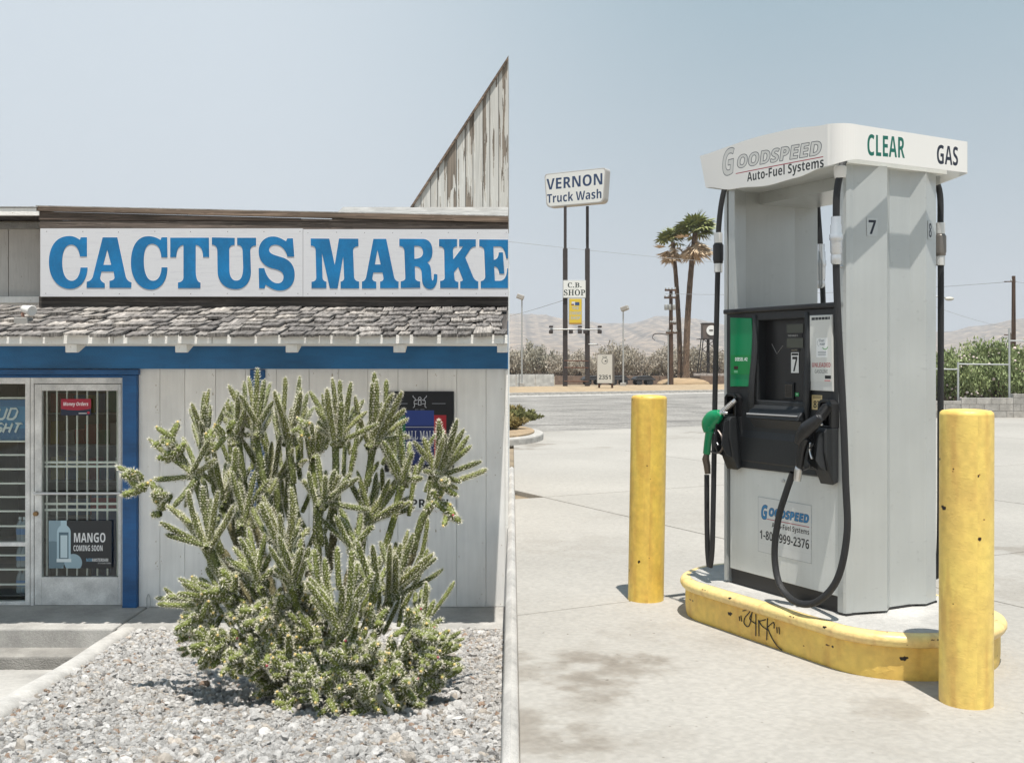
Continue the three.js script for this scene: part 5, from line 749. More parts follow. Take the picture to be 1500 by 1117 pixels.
  nozzle(hl, { spout: [f(1078, 586, 0.385), f(1055, 606, 0.44)], body: [f(1056, 605, 0.44), f(1051, 609, 0.445), f(1044, 614, 0.445), f(1039, 622, 0.445), f(1039, 633, 0.445)], bodyR: [[0.024, 0.022], [0.038, 0.03], [0.052, 0.034], [0.054, 0.034], [0.034, 0.028]], grip: [f(1041, 628, 0.445), f(1037.5, 645, 0.44), f(1035.5, 664, 0.435)], gripR: [[0.03, 0.024], [0.025, 0.02], [0.025, 0.02]], guard: [f(1051, 628, 0.445), f(1058, 640, 0.445), f(1059, 655, 0.445), f(1053, 663, 0.44), f(1042, 661, 0.44)], trig: [f(1048, 633, 0.445), f(1050, 645, 0.445), f(1053, 652, 0.445)], swivel: [f(1035.5, 664, 0.435), f(1034, 672, 0.432), f(1036, 682, 0.43), f(1037, 694, 0.43)], swivelR: [0.016, 0.021, 0.02, 0.017], swivelM: mat(lin(0.14, 0.11, 0.085), 0.4, { metalness: 0.6 }) }, mGreen, true, 'green diesel nozzle');
  nozzle(hr, { spout: [f(1215, 592, 0.385), f(1199, 614, 0.46)], body: [f(1202, 610, 0.455), f(1193, 619, 0.465), f(1183, 628, 0.47), f(1175, 639, 0.47), f(1170, 648, 0.47)], bodyR: [[0.022, 0.022], [0.034, 0.03], [0.042, 0.034], [0.034, 0.03], [0.024, 0.022]], grip: [f(1181, 640, 0.465), f(1176, 655, 0.462), f(1171, 684, 0.455)], gripR: [[0.026, 0.022], [0.025, 0.02], [0.022, 0.018]], guard: [f(1193, 650, 0.465), f(1186, 658, 0.465), f(1183, 672, 0.465), f(1187, 682, 0.46), f(1177, 688, 0.457)], trig: [f(1188, 648, 0.465), f(1187, 660, 0.465), f(1190, 672, 0.465)], swivel: [f(1171, 683, 0.455), f(1170, 688, 0.453), f(1168, 703, 0.45)], swivelR: [0.019, 0.021, 0.02], swivelM: mChrome }, mBlackS, false, 'black gasoline nozzle');
}
// ================================================================ ACROSS THE ROAD
const alongRoad = (off, s0, s1, w, y, name, m, uvs = 1 / 6) => { // strip parallel to the road: near edge passes (0.07, 22.4) + off across
  const o = [0.07 + U[0] * off, 22.4 + U[1] * off], q = [[s0, 0], [s1, 0], [s1, w], [s0, w]].map(([s, t]) => [o[0] + Vv[0] * s + U[0] * t, o[1] + Vv[1] * s + U[1] * t]);
  const g = new THREE.BufferGeometry(); g.setAttribute('position', new THREE.Float32BufferAttribute(q.flatMap(([x, d]) => [x, y, -d]), 3)); g.setAttribute('normal', new THREE.Float32BufferAttribute([0, 1, 0, 0, 1, 0, 0, 1, 0, 0, 1, 0], 3)); g.setIndex([0, 1, 2, 0, 2, 3]); return structure(mesh(name, uvm(g, uvs), m));
};
const tAsph = tex(512, 512, (u, v) => { const n = fbm(u * 7, v * 7, 121, 6, 7, 7), m = fbm(u * 150, v * 150, 123, 2, 150, 150); let k = 0.85 + (n - 0.5) * 0.3 + (m - 0.5) * 0.3; return [k, k * 0.985, k * 0.965]; });
const roadW = 25.5 * 0.886;
alongRoad(0.0, -60, 160, roadW, -0.03, 'road', mat(lin(0.33, 0.32, 0.305), 0.9, { map: tAsph, bumpMap: tAsph, bumpScale: 0.004 }));
const mPave = mat(lin(0.52, 0.5, 0.47), 0.9, { map: rep(tBlotch, 2) });
const roadBox = (off, s0, s1, w, y0, y1) => { const o = [0.07 + U[0] * off, 22.4 + U[1] * off], g = new THREE.BoxGeometry(s1 - s0, y1 - y0, w); g.translate((s0 + s1) / 2, (y0 + y1) / 2, -w / 2); g.rotateY(Math.atan2(Vv[1], Vv[0])); g.translate(o[0], 0, -o[1]); return uvm(g); };
structure(mesh('gutter', roadBox(roadW - 1.6, -60, 160, 1.6, -0.045, -0.02), mPave));
structure(mesh('far_kerb', roadBox(roadW, -60, 160, 0.25, -0.05, 0.1), mPave));
structure(mesh('sand_verge', roadBox(roadW + 0.25, -80, 200, 12, -0.05, 0.06), mat(lin(0.6, 0.53, 0.43), 0.95, { map: rep(tSand, 0.3), bumpMap: rep(tSand, 0.3), bumpScale: 0.05 })));
{ // long cracks sealed in the road
  const R = rng(31), mC = mat(lin(0.12, 0.115, 0.11), 0.9); const cr = [];
  for (const [off, s0, s1] of [[2.5, -2, 30], [9, -1, 12], [12, 6, 40], [17, -3, 18], [5.5, 9, 30]]) { const pts = [], n = 18; for (let i = 0; i <= n; i++) { const s = lerp(s0, s1, i / n), t = off + (R() - 0.5) * 0.5; pts.push(V(0.07 + Vv[0] * s + U[0] * t, -0.028, -(22.4 + Vv[1] * s + U[1] * t))); } cr.push(sweep(pts, pts.map(() => [0.004, 0.035]), 4, false)); }
  structure(mesh('road_cracks', merge(cr), mC));
}
// ---------------------------------------------------------------- hills
{
  const prof = [[-3000, 470], [-400, 462], [300, 470], [755, 467], [800, 469], [850, 476], [885, 481], [920, 479], [960, 470], [985, 468], [1010, 473], [1060, 481], [1150, 492], [1300, 494], [1380, 490], [1440, 482], [1500, 471], [1600, 462], [1900, 470], [4500, 466]];
  const ridge = (px) => { for (let i = 0; i < prof.length - 1; i++) if (px <= prof[i + 1][0]) { const t = sstep(prof[i][0], prof[i + 1][0], px); return lerp(prof[i][1], prof[i + 1][1], t); } return 470; };
  const nx = 340, nd = 90, D0 = 420, D1 = 3400, pos = [], uv = [], idx = [];
  for (let j = 0; j <= nd; j++) for (let i = 0; i <= nx; i++) {
    const d = D0 * Math.pow(D1 / D0, j / nd), px = lerp(-2600, 4200, i / nx), x = (px - CX) / FOC * d;
    const top = (HY - ridge(px)) / FOC * 2500, up = sstep(700, 2500, d), gul = 1 - Math.abs(2 * fbm(x / 150, d / 420, 141, 5) - 1) * 1.6, big = fbm(x / 500, d / 500, 151, 3);
    let y = -0.5 + top * Math.pow(up, 1.5) * (0.98 + (gul - 0.5) * 0.75 * (1 - up * 0.6)) + (d - D0) * 0.006 * (1 - up) + up * (1 - up) * (big - 0.5) * 60; if (d > 2500) y -= (d - 2500) * 0.03; pos.push(x, y, -d); uv.push(x / 90, d / 90);
  }
  const w = nx + 1; for (let j = 0; j < nd; j++) for (let i = 0; i < nx; i++) { const a = j * w + i, b = a + 1, c = a + w, d = c + 1; idx.push(a, b, c, b, d, c); }
  const g = new THREE.BufferGeometry(); g.setAttribute('position', new THREE.Float32BufferAttribute(pos, 3)); g.setAttribute('uv', new THREE.Float32BufferAttribute(uv, 2)); g.setIndex(idx); g.computeVertexNormals();
  const tHill = tex(512, 512, (u, v) => { const n = fbm(u * 10, v * 10, 161, 6, 10, 10), m = fbm(u * 100, v * 100, 163, 2, 100, 100); const k = 0.72 + (n - 0.5) * 0.8 + (m - 0.5) * 0.3; return [k, k * 0.93, k * 0.85]; });
  structure(mesh('hills', g, mat(lin(0.52, 0.46, 0.4), 1, { map: tHill })));
}
scene.fog = new THREE.FogExp2(hex('#cfd3d8'), 0.0004);
// ---------------------------------------------------------------- signs and poles
const mRust = mat(lin(0.05, 0.04, 0.038), 0.8, { map: rep(tBlotch, 0.7) }), mRustB = mat(lin(0.16, 0.08, 0.055), 0.9, { map: rep(tBlotch, 2) }), mGalv = mat(lin(0.42, 0.43, 0.42), 0.5, { metalness: 0.3 }), mWoodP = mat(lin(0.2, 0.13, 0.09), 0.9, { map: rep(tWood, 1, 0.2) });
{
  const D = 63, g0 = at(843, 567, D), o = group('pylon_sign', scene, g0.x, 0.06, -D); tag(o, 'tall white truck wash sign on two dark rusty posts across the road', 'sign');
  const k = D / FOC, X = (p) => (p - 843) * k, Y = (p) => EYE + (HY - p) * k - 0.06;
  for (const [p, w] of [[828, 3.4], [860.5, 3.4]]) { mesh('post', box(X(p - w), X(p + w), -0.05, Y(364), -0.14, 0.14, { r: 0.02 }), mRust, o); mesh('post', box(X(p - 2.1), X(p + 2.1), Y(364), Y(302), -0.085, 0.085, { r: 0.02 }), mRust, o); }
  for (const p of [528, 538, 558]) mesh('crossbar', rod(V(X(826), Y(p), 0.12), V(X(862), Y(p + 0.5), 0.12), 0.035), mRustB, o);
  const cab = group('sign_cabinet', o); cab.position.set(X(845), Y(276), 0); cab.rotation.y = -0.56;
  const w = 2.1, h = 1.02, ww = 1.9; const sh = (e) => { const s = new THREE.Shape(), r = 0.25, q = [[-ww + e, -h + e], [ww - e, -h + e], [w - e, h - e], [-w + e, h - e]]; s.moveTo(q[0][0] + r, q[0][1]); s.lineTo(q[1][0] - r, q[1][1]); s.quadraticCurveTo(q[1][0], q[1][1], q[1][0] + 0.05, q[1][1] + r); s.lineTo(q[2][0] - 0.03, q[2][1] - r); s.quadraticCurveTo(q[2][0], q[2][1], q[2][0] - r, q[2][1]); s.lineTo(q[3][0] + r, q[3][1]); s.quadraticCurveTo(q[3][0], q[3][1], q[3][0] + 0.03, q[3][1] - r); s.lineTo(q[0][0] - 0.05, q[0][1] + r); s.quadraticCurveTo(q[0][0], q[0][1], q[0][0] + r, q[0][1]); return s; };
  const gb = extrude(sh(0), 0.55, { bevel: 0.02 }); gb.translate(0, 0, -0.3); mesh('cabinet_shell', uvm(gb), mat(lin(0.42, 0.41, 0.39), 0.5), cab);
  for (const s of [1, -1]) { const gf = new THREE.ShapeGeometry(sh(0.07)); uvm(gf); const uv = gf.attributes.uv; for (let i = 0; i < uv.count; i++) uv.setXY(i, (uv.getX(i) + w) / (2 * w), (uv.getY(i) + h) / (2 * h)); if (s < 0) gf.rotateY(Math.PI); gf.translate(0, 0, s > 0 ? 0.275 : -0.325);
    mesh('sign_face', gf, mat(lin(0.86, 0.86, 0.84), 0.4, { map: canvasTex(1024, 497, (c) => { c.fillStyle = '#e9ebea'; c.fillRect(0, 0, 1024, 497); c.fillStyle = '#1d3a63'; c.textAlign = 'center'; font(c, 'bold 224px sans-serif', 'VERNON', 512, 238, 1.02); font(c, 'bold 178px sans-serif', 'Truck Wash', 504, 432, 0.92); }) }), cab); }
  const lights = [[807, 1], [836, 0], [849, 1], [857, 0], [878, 1]]; mesh('lamp_rail', rod(V(X(806), Y(482), 0.2), V(X(879), Y(483), 0.2), 0.04), mGalv, o);
  for (const [p, u] of lights) { const l = mesh('rail_lamp', box(X(p) - 0.12, X(p) + 0.12, Y(482) - 0.27, Y(482) - 0.05, 0.1, 0.4, { r: 0.04 }), mRust, o); if (u) mesh('lamp_hood', box(X(p) - 0.12, X(p) + 0.12, Y(482) + 0.08, Y(482) + 0.2, 0.12, 0.42, { r: 0.04 }), mRust, l); }
  mesh('side_arm', rod(V(X(862), Y(504), 0.12), V(X(876), Y(504.5), 0.12), 0.035), mGalv, o);
  const small = (name, p0, p1, q0, q1, label, cw, ch, draw, t = 0.12) => { const s = group(name, scene, 0, 0, 0), c = at((p0 + p1) / 2, (q0 + q1) / 2, D - 0.25); s.position.copy(c); tag(s, label, 'sign'); const W = (p1 - p0) * k, Hh = (q1 - q0) * k; mesh('sign_frame', box(-W / 2 - 0.03, W / 2 + 0.03, -Hh / 2 - 0.03, Hh / 2 + 0.03, -t, 0.0, { r: 0.015 }), mGalv, s); const g = plate(W, Hh); g.translate(0, 0, 0.004); mesh('sign_face', g, mat(lin(0.86, 0.86, 0.84), 0.5, { map: canvasTex(cw, ch, draw) }), s); return s; };
  small('shop_board', 825.5, 857.5, 411, 435.5, 'white board with black serif letters between the two rusty sign posts', 512, 392, (c) => { c.fillStyle = '#eceeec'; c.fillRect(0, 0, 512, 392); c.fillStyle = '#10221f'; c.textAlign = 'center'; font(c, 'bold 160px serif', 'C.B.', 262, 160, 1.1); font(c, 'bold 190px serif', 'SHOP', 256, 345, 0.95); c.fillStyle = '#8a9693'; c.fillRect(190, 178, 140, 6); });
  small('shop_board', 834, 852, 437.5, 474.5, 'narrow yellow board with pale blue lettering under the white serif board', 256, 526, (c) => { c.fillStyle = '#e0c23e'; c.fillRect(0, 0, 256, 526); c.fillStyle = '#2b4d7e'; c.fillRect(120, 70, 90, 70); c.fillStyle = '#d8dde0'; c.fillRect(50, 60, 70, 70); c.fillStyle = '#7b4d46'; c.fillRect(40, 105, 60, 30); c.textAlign = 'center'; c.lineWidth = 3; for (const [t, y] of [['THE', 225], ['CHROME', 330], ['SHOP', 430]]) { c.fillStyle = '#c9cfc8'; c.strokeStyle = '#6b7fa0'; font(c, 'bold 92px sans-serif', t, 128, y, t.length > 4 ? 0.6 : 0.85); font(c, 'bold 92px sans-serif', t, 128, y, t.length > 4 ? 0.6 : 0.85, 'stroke'); } c.fillStyle = '#b98a2e'; c.fillRect(0, 496, 256, 30); });
}
{ // number board on two legs
  const D = 58.5, p = at(886, 568, D), k = D / FOC, o = group('number_board', scene, p.x, 0.06, -D); tag(o, 'pale upright board numbered 2351 on two short legs by the verge', 'sign'); o.rotation.y = -0.42;
  const w = 0.47, y0 = 0.24, y1 = 1.88; mesh('cabinet', box(-w, w, y0, y1, -0.3, 0, { r: 0.02 }), mat(lin(0.16, 0.14, 0.12), 0.7), o);
  const g = plate(2 * w - 0.07, y1 - y0 - 0.07); g.translate(0, (y0 + y1) / 2, 0.004); mesh('sign_face', g, mat(lin(0.8, 0.79, 0.76), 0.5, { map: canvasTex(320, 600, (c) => { c.fillStyle = '#dcdad4'; c.fillRect(0, 0, 320, 600); c.strokeStyle = '#1b2422'; c.lineWidth = 9; c.beginPath(); c.arc(160, 130, 62, 0, 7); c.stroke(); c.fillStyle = '#1b2422'; c.beginPath(); c.moveTo(150, 150); c.lineTo(205, 150); c.lineTo(190, 112); c.lineTo(165, 128); c.fill(); c.textAlign = 'center'; font(c, 'bold 42px sans-serif', 'B.TW', 160, 62); font(c, 'bold 128px sans-serif', '2351', 166, 520, 0.98); }) }), o);
  for (const x of [-0.38, 0.38]) mesh('leg', box(x - 0.045, x + 0.045, -0.02, y0 + 0.01, -0.2, -0.1), mRustB, o);
}
function lampPost(px, top, base, D, label) { const p = at(px, base, D), h = EYE + (HY - top) * D / FOC, o = group('lamp_post', scene, p.x, 0.0, -D); tag(o, label, 'lamp post'); mesh('pole', rod(V(0, -0.02, 0), V(0, h, 0), 0.055, 0.04), mGalv, o); mesh('lamp_head', (() => { const g = box(-0.34, 0.12, -0.12, 0.16, -0.17, 0.17, { r: 0.05 }); g.rotateZ(-0.35); g.translate(0, h, 0); return g; })(), mat(lin(0.35, 0.33, 0.3), 0.6), o); mesh('base_plate', box(-0.15, 0.15, -0.02, 0.25, -0.15, 0.15, { r: 0.02 }), mPave, o); return o; }
lampPost(764.5, 436, 567, 64, 'thin grey lot lamp post standing left of the rusty sign posts'); { const l = lampPost(913, 453, 567, 64, 'thin grey lot lamp post right of the numbered board'); l.rotation.y = Math.PI - 0.4; }
{ // wooden utility pole with transformer
  const D = 68, p = at(983, 562, D), k = D / FOC, Y = (q) => EYE + (HY - q) * k, o = group('utility_pole', scene, p.x, 0, -D); tag(o, 'wooden utility pole with crossarms and grey transformer beside the palm trunks', 'utility pole');
  mesh('pole', rod(V(0, -0.05, 0), V(0, Y(424), 0), 0.17, 0.11, 10), mWoodP, o);
  for (const [q, a, b] of [[425, -9.5, 7], [436, -10.5, 7.5], [474, -2, 7], [487.5, -8, 9]]) { const c = mesh('crossarm', box(a * k, b * k, Y(q) - 0.06, Y(q) + 0.06, 0.1, 0.2), mWoodP, o); for (let i = 0; i < 4; i++) mesh('insulator', lathe([[0.03, 0], [0.05, 0.06], [0.03, 0.12], [0, 0.13]], 8).translate(lerp(a, b, 0.08 + i * 0.28) * k, Y(q) + 0.06, 0.15), mGalv, c); }
  for (const x of [-0.35, -0.12, 0.16]) mesh('transformer', lathe([[0, 0], [0.11, 0], [0.11, 0.33], [0.08, 0.36], [0, 0.37]], 12).translate(x, Y(454), 0.22), mGalv, o);
  mesh('lamp_arm', sweep([V(0, Y(492), 0), V(-0.5, Y(489), 0.1), V(-1.1, Y(489.5), 0.1), V(-1.2, Y(495), 0.1), V(-1.05, Y(498), 0.1)], [0.03, 0.03, 0.03, 0.02, 0.02], 6, true, 16), mRust, o); mesh('conduit', rod(V(-0.2, 0, 0.12), V(-0.2, Y(480), 0.12), 0.04), mGalv, o);
}
{ // tank on lattice legs with a round dial
  const D = 88, p = at(1037.5, 549, D), k = D / FOC, Y = (q) => EYE + (HY - q) * k, o = group('lattice_tower', scene, p.x, 0, -D); tag(o, 'small brown tower box with round white dial on lattice legs', 'tower'); const w = 0.62;
  mesh('box', box(-0.52, 0.5, Y(496), Y(474), -0.5, 0.5, { r: 0.02 }), mat(lin(0.13, 0.1, 0.085), 0.8), o); mesh('cap', box(-0.56, 0.54, Y(474), Y(473), -0.54, 0.54), mRust, o); mesh('platform', box(-0.85, 0.75, Y(497.2), Y(496), -0.7, 0.7), mRust, o);
  const g = new THREE.CylinderGeometry(0.42, 0.42, 0.06, 24); g.rotateX(Math.PI / 2); g.translate(0.18, Y(484), 0.53); mesh('dial', g, mat(lin(0.8, 0.8, 0.78), 0.5), o); mesh('dial_hand', box(-0.02, 0.3, Y(484) - 0.04, Y(484) + 0.06, 0.565, 0.58), mRust, o);
  for (const sx of [-1, 1]) for (const sz of [-1, 1]) mesh('leg', rod(V(sx * (w + 0.25), -0.05, sz * w), V(sx * 0.5, Y(497), sz * 0.5), 0.045), mRust, o);
  mesh('riser', rod(V(0, -0.05, 0), V(0, Y(497), 0), 0.13), mRust, o);
  for (let i = 0; i < 4; i++) { const a = i / 4, b = (i + 1) / 4, h = Y(497); for (const s of [-1, 1]) mesh('brace', rod(V(s * lerp(w + 0.25, 0.5, a), a * h, 0.62), V(-s * lerp(w + 0.25, 0.5, b), b * h, 0.55), 0.03), mRust, o); }
}
const mDarkPaint = mat(lin(0.03, 0.03, 0.032), 0.5);
// ---------------------------------------------------------------- low walls and trailers beyond the verge
{
  const wbox = (name, label, px0, px1, q0, q1, D, m, blocks) => { const a = at(px0, q1, D), b = at(px1, q1, D), h = (q1 - q0) * D / FOC, o = group(name, scene, (a.x + b.x) / 2, 0, -D); tag(o, label, 'wall'); const W = b.x - a.x, n = Math.max(2, Math.round(W / blocks)); for (let i = 0; i < n; i++) mesh('wall_panel', box(-W / 2 + W * i / n + 0.012, -W / 2 + W * (i + 1) / n - 0.012, -0.1, h + (hash2(i, n, 3) - 0.5) * 0.03, -0.1, 0.1, { r: 0.01 }), m, o); return o; };
  wbox('low_wall', 'low white block wall behind the left lot lamp post', 700, 812, 548.5, 566, 65, mat(lin(0.66, 0.66, 0.64), 0.8, { map: rep(tBlotch, 1) }), 1.2);
  wbox('low_wall', 'long low brown panel wall behind the posts and palms', 812.5, 1120, 553, 565, 72, mat(lin(0.25, 0.18, 0.14), 0.9, { map: rep(tBlotch, 1) }), 2.2);
  wbox('low_wall', 'pale corrugated low wall behind the lattice tower', 1016, 1130, 545, 556, 84, mat(lin(0.5, 0.45, 0.42), 0.9, { map: rep(tBlotch, 1) }), 0.5);
  [[868, 'left'], [905, 'middle'], [942, 'right']].forEach(([px, n], i) => { const D = 67.5, p = at(px, 560, D), o = group('flatbed_trailer', scene, p.x, 0.02, -D); o.rotation.y = 0.15; tag(o, `low dark flatbed trailer parked before brown wall, ${n} one of three`, 'trailer', 'flatbed trailers before the brown wall'); mesh('deck', box(-0.68, 0.68, 0.32, 0.42, -0.5, 0.5, { r: 0.02 }), mDarkPaint, o); mesh('load_cover', (() => { const s = poly([[-0.64, 0.42], [0.62, 0.42], [0.4, 0.62], [-0.5, 0.56]]); const g = extrude(s, 0.9); g.translate(0, 0, -0.45); return uvm(g); })(), mDarkPaint, o); for (const x of [-0.35, 0.35]) for (const z of [-0.48, 0.38]) { const g = new THREE.CylinderGeometry(0.2, 0.2, 0.1, 14); g.rotateX(Math.PI / 2); g.translate(x, 0.2, z + 0.05); mesh('wheel', g, mDarkPaint, o); } });
}
// ---------------------------------------------------------------- palms
{
  const R = rng(55), mTrunk = mat(lin(0.42, 0.32, 0.24), 0.95, { map: rep(tWood, 0.7, 0.7), bumpMap: rep(tDrip, 1, 4), bumpScale: 0.05 }), mG = [mat(lin(0.2, 0.225, 0.075), 0.6, { side: THREE.DoubleSide }), mat(lin(0.32, 0.34, 0.13), 0.6, { side: THREE.DoubleSide })], mDead = mat(lin(0.56, 0.43, 0.29), 0.9, { side: THREE.DoubleSide });
  const fan = (dead) => { // one fan frond: stalk then pleated blades
    const pos = [], n = 13, st = 0.55, rad = dead ? 1.15 : 1.0; const tri = (a, b, c) => pos.push(...a, ...b, ...c);
    tri([-0.025, 0, 0], [0.025, 0, 0], [0, st, 0.02]); tri([0, 0, -0.02], [0, 0, 0.02], [0, st, 0]);
    for (let i = 0; i < n; i++) { const a = (i / (n - 1) - 0.5) * (dead ? 1.3 : 3.3), l = rad * (0.75 + 0.25 * Math.cos(a * 0.8)) * (dead ? 0.55 + R() * 0.6 : 0.9 + R() * 0.2), w = dead ? 0.045 : 0.085, cx = Math.sin(a), cy = Math.cos(a), zz = Math.abs(a) * 0.12 + (R() - 0.5) * 0.06; const droop = dead ? -0.1 : 0.18; const m = [cx * l * 0.62, st + cy * l * 0.62, zz], e = [cx * l * 0.98, st + cy * l * 0.94, zz + droop + (R() - 0.5) * 0.1]; const px = -cy * w, py = cx * w; tri([0, st, 0], [m[0] + px, m[1] + py, m[2] + 0.03], [m[0] - px, m[1] - py, m[2] - 0.03]); tri([m[0] + px, m[1] + py, m[2] + 0.03], e, [m[0] - px, m[1] - py, m[2] - 0.03]); }
    const g = new THREE.BufferGeometry(); g.setAttribute('position', new THREE.Float32BufferAttribute(pos, 3)); g.setAttribute('uv', new THREE.BufferAttribute(new Float32Array(pos.length / 3 * 2), 2)); g.computeVertexNormals(); return g;
  };
  function palm(px, base, headPy, D, lean, label, s, nG, nD) {
    const p = at(px, base, D), h = EYE + (HY - headPy) * D / FOC, o = group('palm_tree', scene, p.x, 0, -D); tag(o, label, 'palm tree', 'fan palms across the road');
    const pts = [], rr = []; for (let i = 0; i <= 26; i++) { const t = i / 26; pts.push(V(lean * t * t, t * h, 0)); rr.push((0.23 - 0.07 * t + (t < 0.06 ? 0.16 * (1 - t / 0.06) : 0)) * s + (i % 2 ? 0.008 : 0)); } mesh('trunk', sweep(pts, rr, 12), mTrunk, o);
    mesh('root_mound', (() => { const g = new THREE.SphereGeometry(1, 18, 8, 0, 6.3, 0, 1.57); g.scale(1.6, 0.45, 1.2); return g; })(), mat(lin(0.55, 0.46, 0.35), 0.95, { map: rep(tSand, 2) }), o);
    const top = V(lean, h, 0), place = (list, dead, n, e0, e1) => { for (let i = 0; i < n; i++) { const f = fan(dead), az = i * 2.4 + R() * 0.5, el = lerp(e0, e1, R()), k = s * (0.85 + R() * 0.3); const q = new THREE.Quaternion().setFromEuler(new THREE.Euler(0, az, 0)).multiply(new THREE.Quaternion().setFromEuler(new THREE.Euler(Math.PI / 2 - el, 0, (R() - 0.5) * 0.5))); f.applyMatrix4(new THREE.Matrix4().compose(V(top.x, top.y + (dead ? -0.15 - R() * 0.35 : R() * 0.15), 0), q, V(k, k, k))); list.push(f); } };
    const g1 = [], g2 = [], dd = []; place(g1, false, nG, 0.15, 1.35); place(g2, false, Math.round(nG * 0.7), -0.25, 1.2); place(dd, true, nD, -1.5, -0.55); place(dd, true, 3, -0.5, 0.1); const crown = mesh('crown', merge(g1), mG[0], o); mesh('fronds', merge(g2), mG[1], crown); mesh('dead_skirt', merge(dd), mDead, o);
  }
  palm(1005, 562, 341, 70, 0.6, 'taller fan palm with green crown and brown skirt left of the pump', 1.0, 30, 44);
  palm(996.5, 562, 354, 71, -0.5, 'slimmer fan palm just left of the taller one, mostly dry fronds', 0.8, 12, 26);
}
// ---------------------------------------------------------------- scrub
function leafBlob(seed, n, rx, ry, rz, leaf, up, stems) { // leaves scattered along rising twigs
  const R = rng(seed), pos = [], tw = [];
  for (let i = 0; i < stems; i++) { const a = R() * 6.283, q = Math.sqrt(R()), e = V(Math.cos(a) * rx * q, ry * (0.45 + R() * 0.55) * (1 - 0.35 * q * q), Math.sin(a) * rz * q), b = V(e.x * 0.25, 0, e.z * 0.25); tw.push(sweep([b, b.clone().lerp(e, 0.5).add(V((R() - 0.5) * 0.2 * rx, 0.08 * ry, 0)), e], [0.014 * ry, 0.009 * ry, 0.003 * ry], 4, false));
    for (let k = 0; k < n / stems; k++) { const t = 0.25 + 0.75 * Math.pow(R(), 0.6), c = b.clone().lerp(e, t).add(V((R() - 0.5) * 0.26 * rx, (R() - 0.4) * 0.16 * ry, (R() - 0.5) * 0.26 * rz)), d = V(R() - 0.5, up * R(), R() - 0.5).normalize(), s = d.clone().cross(V(R() - 0.5, R() - 0.5, R() - 0.5)).normalize(), l = leaf * (0.6 + R() * 0.8), w = l * 0.22; const m = c.clone().addScaledVector(d, l * 0.5), f = c.clone().addScaledVector(d, l); pos.push(c.x, c.y, c.z, m.x + s.x * w, m.y + s.y * w, m.z + s.z * w, m.x - s.x * w, m.y - s.y * w, m.z - s.z * w, m.x + s.x * w, m.y + s.y * w, m.z + s.z * w, f.x, f.y, f.z, m.x - s.x * w, m.y - s.y * w, m.z - s.z * w); } }
  const g = new THREE.BufferGeometry(); g.setAttribute('position', new THREE.Float32BufferAttribute(pos, 3)); g.setAttribute('uv', new THREE.BufferAttribute(new Float32Array(pos.length / 3 * 2), 2)); g.computeVertexNormals(); return [g, merge(tw)];
}
